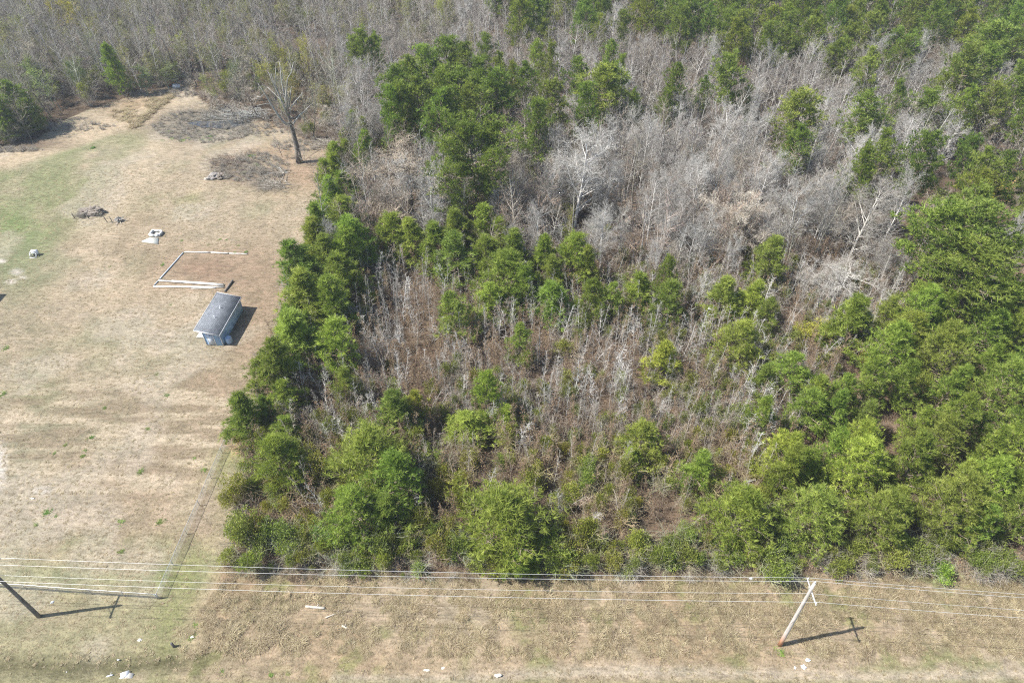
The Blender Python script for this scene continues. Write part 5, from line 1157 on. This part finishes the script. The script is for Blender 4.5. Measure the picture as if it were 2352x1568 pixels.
LB = [([(665, 960, 0), (600, 950, -.4), (520, 850, -.8), (400, 660, -1), (330, 540, -1.2), (250, 425, -1.5)], .28), ([(650, 860, 0), (560, 650, .6), (500, 590, 1), (370, 470, 1.4)], .22), ([(650, 860, 0), (580, 700, -.4), (520, 560, -.8), (450, 420, -1), (390, 280, -1.2)], .20),
      ([(640, 760, .3), (600, 590, .8), (560, 400, 1), (535, 145, 1.2)], .22), ([(520, 560, -.8), (475, 400, -.6), (490, 150, -.4)], .09), ([(640, 760, .3), (620, 560, 0), (640, 360, -.4), (690, 280, -.6), (715, 150, -.8)], .19),
      ([(645, 780, 0), (670, 620, -.6), (690, 460, -1)], .16), ([(660, 780, 0), (740, 660, .8), (840, 550, 1.2)], .14), ([(660, 780, 0), (700, 705, .4), (768, 690, .8)], .11), ([(710, 960, 0), (745, 910, .3), (790, 850, .6), (860, 790, .8), (930, 715, 1)], .18),
      ([(440, 700, -.9), (360, 690, -1.2), (240, 715, -1.6)], .06), ([(330, 560, -1.1), (290, 600, -1.4), (240, 600, -1.6)], .05), ([(500, 590, 1), (470, 440, .6), (420, 290, .4)], .09), ([(600, 590, .8), (545, 545, .4)], .1)]
for P_, r0 in LB:
    q = [SP(*p) for p in P_]; g = Geo(); g.tube(q, np.linspace(r0 * .95, .045, len(q)), 7); g.build('limb', M['snaglimb'], snag, True)
segs = []; rr_ = random.Random(9)
for P_, r0 in LB[:10]:
    for p in P_[1:]:
        grow(rr_, segs, SP(*p), off_dir(rr_, (0, 0, 1), R(60)), 1.4, .028, 0, dict(KIND['brush'], ch=[4, 2]))
for z_ in np.linspace(1.2, 9, 26):
    f_ = z_ / 9; b0 = tr_[min(5, int(f_ * 5))]; grow(rr_, segs, (b0[0], b0[1], z_), off_dir(rr_, (-.5, 0, .2), R(70)), rr_.uniform(1.5, 2.8), .03, 0, dict(KIND['brush'], ch=[8, 4]))
V_, Q_ = segs_mesh(segs, 3); put('crown', mesh_from('crown', V_, Q_, [M['twig']]), snag)
t = plant('bare_tree', 'bare tree', BUSHY[1], bx - 3.6, by + 2.0, .5, .45, 'low hazy grey bare tree leaning beside the dead snag', 'bare trees of the wood', tint=(1.35, 1.35, 1.35))
t = plant('bare_sapling', 'sapling', SAP[2], bx + 1.2, by - .3, .5, .6, 'thin sapling standing close at the foot of the dead snag', 'bare saplings of the brown thicket')
def brushpile(pp, w_, d_, n_, label, mat, h=.5, ref=None, flat=.12):
    c = G(*pp); t = thing('brush_pile', label, 'brush pile', (c[0], c[1], gz(*c)), ref=ref); segs = []; rr = random.Random(n_)
    for k in range(n_):
        x_, y_ = rr.gauss(0, w_ * .4), rr.gauss(0, d_ * .4); a = rr.gauss(2.9, .5); z_ = rr.uniform(0, h) * math.exp(-(x_ / w_) ** 2)
        grow(rr, segs, (x_, y_, z_ + .05), nrm(math.cos(a), math.sin(a), rr.uniform(-.05, flat)), rr.uniform(1.5, 4.2), rr.uniform(.03, .08), 0, dict(KIND['brush'], up=[-.02, 0, 0], wob=[.12, .2, .2], ch=[4, 2], ratio=[.35, .4]))
    V_, Q_ = segs_mesh(segs, 3); put('branches', mesh_from('branches', V_, Q_, [M[mat]]), t)
brushpile((575, 268), 8, 3, 130, 'long pile of bleached branches behind the boggy hollow', 'bleached', .9, 'the bleached branch pile')
brushpile((520, 262), 6, 3, 90, 'grey tangle of cut brush at the field end of the boggy hollow', 'twig', .7)
brushpile((640, 428), 3.5, 1.6, 60, 'flattened grey-violet branch litter below the boggy brush patch', 'twig', .2)
brushpile((540, 375), 4, 2.0, 60, 'dark low brush on the near edge of the boggy brush patch', 'browntwig', .35)
brushpile((760, 335), 4, 2, 60, 'grey fallen branches at the wood edge past the dead snag', 'twig', .5)
brushpile((655, 398), 1.3, .8, 8, 'thin fallen branch on the reddish ground in front of the dead snag', 'bleached', .1)
pts = []
for (cx_p, cy_p, w_, h_, n_) in [(290, 262, 26, 8, 40), (345, 240, 20, 3, 25), (372, 232, 20, 3, 25)]:
    for _ in range(n_): pts.append(G(cx_p + random.gauss(0, w_ * .5), cy_p - (0) + random.gauss(0, h_) - (.55 * random.gauss(0, w_ * .0))))
for k in range(150):
    f_ = random.random(); pts.append(G(305 + 90 * f_ + random.gauss(0, 3), 290 - 72 * f_ + random.gauss(0, 3)))
pts = np.array(pts)
scatter('tall_reeds', ROUGH, np.stack([pts[:, 0], pts[:, 1], height_at(pts[:, 0], pts[:, 1])], 1), rots(len(pts), .1), scls(len(pts), .8, 1.6, .3), 'tall brown reeds in a curved strip along the field track', [(.62, .52, .40), (.7, .55, .42), (.5, .42, .33)])
pts = []
for (c_, r_, n_) in [((470, 290), (120, 38), 380), ((575, 385), (90, 34), 330), ((330, 215), (90, 8), 60), ((150, 292), (120, 10), 90), ((30, 345), (70, 6), 70), ((425, 215), (30, 10), 40), ((690, 335), (70, 12), 80), ((600, 300), (60, 16), 90)]:
    for _ in range(n_):
        a = random.uniform(0, 6.283); q = math.sqrt(random.random()); pts.append(G(c_[0] + r_[0] * q * math.cos(a), c_[1] + r_[1] * q * math.sin(a)))
pts = np.array(pts)
scatter('bog_brush', [v['whole'] for v in GBRUSH], np.stack([pts[:, 0], pts[:, 1], height_at(pts[:, 0], pts[:, 1])], 1), rots(len(pts), .2), scls(len(pts), .25, .55, .4), 'grey low brush of the boggy hollow and field margins', [(.9, .9, .88), (.75, .74, .72), (1, .97, .92), (.9, .84, .72), (1, .92, .8), (.8, .85, .6)])
# scrub closing in on the track
for (cx, cy, w, H, lab) in [(478, 222, 70, 4.5, 'hazy grey scrub bush behind the bleached branch pile'), (530, 235, 80, 6, None), (580, 225, 70, 7, None), (640, 225, 70, 6.5, None), (555, 205, 60, 7, None), (730, 260, 70, 5, None), (780, 300, 60, 5, None), (745, 285, 60, 4, None), (830, 300, 50, 4.5, None)]:
    by_photo('bare_tree', 'bare tree', BUSHY, cx, cy, w, H, lab, 'bare trees of the wood', 'grey scrubby bare tree', None, tint=(1.0, .98, .95), zf=.55)

# ------------------------------------------------------------------ utility poles and lines
def pole(x, y, h, arm, neu, lean, label, mat, group='utility poles along the road', ref=None):
    t = thing('utility_pole', label, 'utility pole', (x, y, gz(x, y) - .15), 0, group, ref)
    top = (lean[0], lean[1], h)
    P_ = [(lean[0] * k / 8, lean[1] * k / 8, h * k / 8) for k in range(9)]
    Geo().tube(P_, np.linspace(.19, .12, 9), 14).build('shaft', M[mat], t, True)
    at_ = lambda z: (lean[0] * z / h, lean[1] * z / h, z)
    a = at_(arm); g = Geo(); g.box((a[0] + .14, a[1], arm), (.10, 2.3, .12)); ca = g.build('cross_arm', M['wood'], t)
    for s in (-1, 1):
        g = Geo(); g.tube([(a[0] + .17, a[1] + s * .75, arm - .04), (a[0] + .15, a[1] + s * .05, arm - .72)], .022, 5); g.build('brace', M['steel'], t)
    for s in (-1, 1):
        Geo().lathe([(.02, 0), (.02, .08), (.06, .10), (.07, .15), (.045, .18), (.055, .2), (.03, .25), (0, .25)], (a[0] + .14, a[1] + s * 1.03, arm + .06), 10).build('insulator', M['cream'], ca)
    Geo().lathe([(.02, 0), (.02, .12), (.06, .14), (.07, .2), (.045, .23), (.03, .3), (0, .3)], (top[0], top[1], h), 10).build('insulator', M['cream'], t)
    nn = at_(neu); Geo().lathe([(.03, -.06), (.06, -.05), (.035, 0), (.06, .05), (.03, .06)], (nn[0] + .2, nn[1], neu), 8).build('neutral_spool', M['cream'], t)
    z0 = gz(x, y) - .15
    return [(x + a[0] + .14, y + a[1] + 1.03, z0 + arm + .31), (x + top[0], y + top[1], z0 + h + .3), (x + nn[0] + .2, y + nn[1], z0 + neu + .05), (x + a[0] + .14, y + a[1] - 1.03, z0 + arm + .31)]
A0 = pole(-112, 31.2, 9.9, 9.1, 8.2, (0, 0), 'utility pole standing far along the road past the fenced field', 'poleshaft')
A1 = pole(-43.86, 28.5, 9.5, 8.7, 7.9, (0, 0), 'dark leaning-looking utility pole in front of the fenced field corner', 'deadbark', ref='the utility pole by the fenced field')
A2 = pole(23.98, 25.77, 10.75, 9.45, 9.1, (.05, .45), 'pale utility pole with rusty foot and white cross arm on the dry roadside strip', 'poleshaft', ref='the pale utility pole')
A3 = pole(92, 23.0, 9.7, 8.5, 7.8, (0, 0), 'utility pole standing far along the road past the roadside stand', 'poleshaft')
for k, (lab, r_) in enumerate([('overhead wire on the thicket side arm tip, farthest back of the four', .021), ('overhead wire carried by the very tops of the poles', .021), ('lower neutral wire fixed to the pole sides below the arms', .018), ('overhead wire on the road side arm tip of the poles', .021)]):
    P_ = []
    for (a, b_, sag) in ((A0[k], A1[k], .9), (A1[k], A2[k], .62), (A2[k], A3[k], 1.15)):
        for j in range(24):
            f_ = j / 24; P_.append([a[i] + (b_[i] - a[i]) * f_ - (4 * sag * f_ * (1 - f_) if i == 2 else 0) for i in range(3)])
    P_.append(list(A3[k])); g = Geo(); g.tube(P_, r_ * .58, 6)
    tag(g.build('power_line', M['wire'], None, True), lab, 'power line', 'overhead wires along the road')

# ------------------------------------------------------------------ chain-link fence
def fence(a, b_, label, h=.95, step=3.0, rail=True, ref=None):
    L = math.hypot(b_[0] - a[0], b_[1] - a[1]); ux, uy = (b_[0] - a[0]) / L, (b_[1] - a[1]) / L
    t = thing('chain_link_fence', label, 'fence', (a[0], a[1], gz(*a)), 0, None, ref); z0 = gz(*a); n_ = int(L / step)
    zz = lambda s: gz(a[0] + ux * s, a[1] + uy * s) - z0
    for k in range(n_ + 1):
        s = k * L / n_; Geo().tube([(ux * s, uy * s, zz(s) - .2), (ux * s, uy * s, zz(s) + h + .04)], .045 if k in (0, n_) else .03, 7).build('fence_post', M['steel'], t)
    g = Geo(); ss = np.arange(0, L + .1, 1.0); g.tube([(ux * s, uy * s, zz(s) + h) for s in ss], .024, 6)
    g.build('top_rail', M['wire'] if rail else M['steel'], t)
    segs = []
    for s in np.arange(-h, L, .11):
        for d_ in (1, -1):
            s0, s1 = (s, s + h); z_a, z_b = (.03, h - .02) if d_ == 1 else (h - .02, .03)
            f0 = max(0, -s0 / h); f1 = min(1, (L - s0) / h)
            if f1 <= f0: continue
            q = [(ux * (s0 + f * h), uy * (s0 + f * h), zz(max(0, min(L, s0 + f * h))) + z_a + (z_b - z_a) * f) for f in (f0, f1)]
            segs.append((q[0], q[1], .0035, .0035, 0))
    V_, Q_ = segs_mesh(segs, 3); o = put('wire_mesh', mesh_from('wire_mesh', V_, Q_, [M['steel']]), t); o['kind'] = 'stuff'
fc = GP(467, 1753)
fence(fc, (-32.3, 54.0), 'low chain-link fence running up the thicket side of the field', rail=False, ref='the fence along the thicket')
fence((fc[0] - .15, fc[1]), (-56.0, 31.8), 'low chain-link fence with pale top rail along the road side of the field', ref='the roadside fence')

# ------------------------------------------------------------------ litter, logs, stones and weeds
def rounded(pp, r_, label, name, cat, mat, seed, squash=.5, rough=.45, group=None):
    c = GP(*pp); r_ = (r_[0] * .6, r_[1] * .6); o = lump(name, (c[0], c[1], gz(*c) + r_[0] * .25), r_, mat, None, seed, squash, rough, 3); tag(o, label, cat, group)
for k, (pp, r_, lab) in enumerate([((2199, 1696), (.36, .18), 'white plastic scrap lying beside the jutting roadside shrub'), ((2364, 1936), (.32, .2), 'crumpled translucent plastic bag, upper of three below the utility pole'), ((2352, 1955), (.30, .3), 'biggest white plastic bag of three below the utility pole'),
                                  ((2328, 1957), (.2, .2), 'small bluish plastic bag beside the biggest bag below the utility pole'), ((2906, 1704), (.42, .25), 'grey crumpled sheet at the foot of the roadside stand'), ((153, 1763), (.2, .2), 'round pale grey utility cap in the grass by the fenced field'),
                                  ((190, 1964), (.11, .1), 'tiny white scrap in the ditch grass'), ((345, 1930), (.16, .08), 'small white scrap of paper above the large pale board')]):
    rounded(pp, r_, lab, 'plastic_bag' if k in (1, 2, 3) else 'litter_scrap', 'litter', 'bag', 40 + k, .6, .5, 'scraps of litter along the road')
for k, (pp, r_, lab) in enumerate([((409, 1873), (.3, .22), 'pale flat stone in mown verge between fence corner and short post'), ((563, 1865), (.26, .2), 'pale stone with a green weed beside the start of the dry strip'), ((1250, 1964), (.5, .18), 'broad whitish stone set in the pale roadside track'), ((1298, 1957), (.22, .2), 'small round pale stone beside the broad one in the roadside track'),
                                  ((462, 1958), (.13, .1), 'little orange-tan stone near the large pale board'), ((1460, 1980), (.5, .25), 'pale scuffed stone farther along the roadside track'), ((96, 1460), (.3, .16), 'small yellowish stone by the grey soil patch')]):
    rounded(pp, r_, lab, 'pale_stone', 'stone', 'card', 60 + k, .35, .3, 'pale stones on the verge')
# broken board
c = GP(366, 1983); t = thing('broken_board', 'large torn pale board lying on the verge beside the ditch', 'board', (c[0], c[1], gz(*c) + .05), ref='the large pale board')
Q4 = [GP(340, 1992), GP(366, 1999.5), GP(384, 1990), GP(391, 1971), GP(370, 1965), GP(358, 1975)]; P6 = [(q[0] - c[0], q[1] - c[1]) for q in Q4]
Geo().prism(P6, .0, .03).build('sheet', M['card'], t); g = Geo(); g.box((-.1, .25, .08), (.7, .5, .02), (.25, .2, .5)); g.build('torn_flap', M['bag'], t)
def log(a, b_, r_, label, cat='log', mat='log', z=0.0):
    p, q = GP(*a), GP(*b_); t = thing('fallen_log', label, cat, (p[0], p[1], gz(*p) + r_ + z)); n_ = 5
    g = Geo(); g.tube([((q[0] - p[0]) * k / n_, (q[1] - p[1]) * k / n_, gz(*q) * k / n_ - gz(*p) * k / n_ + random.uniform(-.02, .03)) for k in range(n_ + 1)], [r_ * random.uniform(.8, 1.1) for _ in range(n_ + 1)], 9); g.build('stem', M[mat], t, True)
    g = Geo(); g.tube([((q[0] - p[0]) * .6, (q[1] - p[1]) * .6, r_ * .5), ((q[0] - p[0]) * .68, (q[1] - p[1]) * .6 + .22, r_ + .12)], [r_ * .4, r_ * .25], 6); g.build('branch_stub', M[mat], t)
log((897, 1779), (953, 1784), .13, 'thick pale broken log lying in the dry roadside grass')
log((955, 1811), (1012, 1788), .06, 'long thin pale stick beside the broken log', 'stick')
log((1003, 1834), (1018, 1841), .09, 'short white piece of wood in the dry grass', 'wood piece')
log((311, 1979), (330, 1974), .07, 'narrow white slat beside the large pale board', 'slat', 'bag')
log((826, 515), (842, 498), .09, 'pale fallen limb on the reddish ground near the dead snag', 'log')
c = GP(510, 1893); t = thing('short_post', 'short dark wooden stake casting a shadow on the verge', 'stake', (c[0], c[1], gz(*c) - .1), ref='the short dark stake')
Geo().tube([(0, 0, 0), (-.03, .02, .75)], [.12, .11], 9).build('stake_shaft', M['deadbark'], t); Geo().tube([(-.03, .02, .74), (-.03, .02, .78)], [.12, .09], 9).build('cap', M['dark'], t)
WEEDS = [(383, 908, 1.8), (195, 1035, 1.9), (150, 1022, 1.5), (190, 1047, 1.6), (210, 1005, 1.8), (125, 1040, 1.3), (340, 985, 1.5), (447, 1053, 1.4), (470, 1079, 2.0), (322, 1083, 2.1), (327, 1077, 1.4), (108, 1177, 2.0), (82, 1205, 1.5), (128, 1185, 1.0), (278, 1197, 1.6), (273, 1210, 1.3), (367, 1198, 1.9), (277, 1266, 1.7), (15, 800, 2.6), (8, 905, 3.0),
         (511, 1541, 1.3), (623, 1551, 1.4), (558, 1533, 1.2), (662, 1547, 1.2), (1790, 1500, 2.2), (1795, 1494, 1.4), (373, 608, 2.0), (565, 579, 2.0), (538, 580, 1.6), (240, 937, 1.6), (253, 612, 1.0), (360, 860, 1.2), (392, 700, .9), (385, 301, 3.0), (394, 317, 2.8), (415, 322, 3.0), (431, 315, 2.4), (480, 310, 3.0), (482, 319, 2.4), (463, 319, 2.2), (372, 322, 2.0), (577, 359, 3.0), (590, 380, 3.2), (560, 399, 2.6), (214, 340, 3.2),
         (505, 550, 1.4), (520, 551, 1.1), (478, 563, 1.2), (548, 564, 1.2), (418, 553, 1.2), (364, 535, 1.0), (450, 1435, 1.4), (440, 1462, 1.6)]
for (wx, wy, ws) in WEEDS:
    x_, y_ = G(wx, wy); o = put('weed_clump', GREEN[int(RNG.integers(4))], None, (x_, y_, gz(x_, y_))); ws *= .82; o.scale = (ws * random.uniform(.7, 1.3), ws * .7, ws * .6); o.rotation_euler = (0, 0, random.uniform(0, 6)); o.color = (1.0, 1.15, .75, 1)
    tag(o, None, 'weed', 'bright green weed clumps'); REG.append(dict(o=o, x=x_, y=y_, ref=None, desc='bright green weed clump', label=None, group='bright green weed clumps'))

# ------------------------------------------------------------------ names for those not named yet: by their nearest landmark
ONES = ['first', 'second', 'third', 'fourth', 'fifth', 'sixth', 'seventh', 'eighth', 'ninth', 'tenth', 'eleventh', 'twelfth', 'thirteenth', 'fourteenth', 'fifteenth', 'sixteenth', 'seventeenth', 'eighteenth', 'nineteenth']
def ordinal(k):
    if k < 19: return ONES[k]
    k += 1; tens = ['twenty', 'thirty', 'forty', 'fifty', 'sixty', 'seventy', 'eighty', 'ninety'][k // 10 - 2] if k < 100 else 'hundred'
    return (tens[:-1] + 'ieth' if tens.endswith('y') else tens + 'th') if k % 10 == 0 or k >= 100 else tens + '-' + ONES[k % 10 - 1]
cells = {}
for r in REG:
    if r['label']: continue
    d = [((r['x'] - a) ** 2 + (r['y'] - b_) ** 2, a, b_, ph) for a, b_, ph in REFS]
    d2, a, b_, ph = min(d); dx, dy = r['x'] - a, r['y'] - b_
    if r['desc'].endswith('weed clump') or True:
        if abs(dx) > abs(dy): way = 'on the field side of' if dx < 0 else 'on the off-field side of'
        else: way = 'behind' if dy > 0 else 'on the road side of'
    cells.setdefault((r['desc'], way, ph), []).append((d2, id(r), r))
for (desc, way, ph), lst in cells.items():
    lst.sort(key=lambda q: q[:2])
    for k, (_, _, r) in enumerate(lst):
        s = '%s %s %s' % (desc, way, ph) if len(lst) == 1 else '%s, %s one %s %s' % (desc, ordinal(k), way, ph)
        s = s.replace('full pine in the field-edge row,', 'row pine,'); w = s.split()
        if len(w) > 16: s = s.replace('on the off-field side of', 'beyond').replace('on the field side of', 'fieldward of').replace('on the road side of', 'roadward of')
        if len(s.split()) > 16: s = s.replace(' one ', ' ')
        if len(s.split()) > 16: s = s.replace(desc, ' '.join(desc.split()[:3]) if 'pine' in desc.split()[:3] else ' '.join(desc.split()[-3:]))
        if len(s.split()) > 16: s = s.replace('the field-edge row', 'the row').replace('beside the ', 'by the ')
        if len(s.split()) > 16: s = s.replace('slender grey bare', 'grey').replace('white branchy bare', 'white').replace('loose olive', 'olive')
        if len(s.split()) > 16: s = s.replace(' one ', ' ').replace('field-edge ', '')
        r['o']['label'] = s

# ------------------------------------------------------------------ thin spring haze
g = Geo(); g.box((0, 150, 31.5), (900, 760, 69))
m, n, out = newmat('haze_air'); pv = nd(n, 'ShaderNodeVolumePrincipled'); pv.inputs['Color'].default_value = (.80, .90, 1.0, 1); pv.inputs['Density'].default_value = .00030; pv.inputs['Anisotropy'].default_value = .2
n.links.new(pv.outputs[0], out.inputs['Volume']); o = g.build('haze', m); tag(o, 'thin bluish haze over the whole land', 'haze', None, 'stuff')
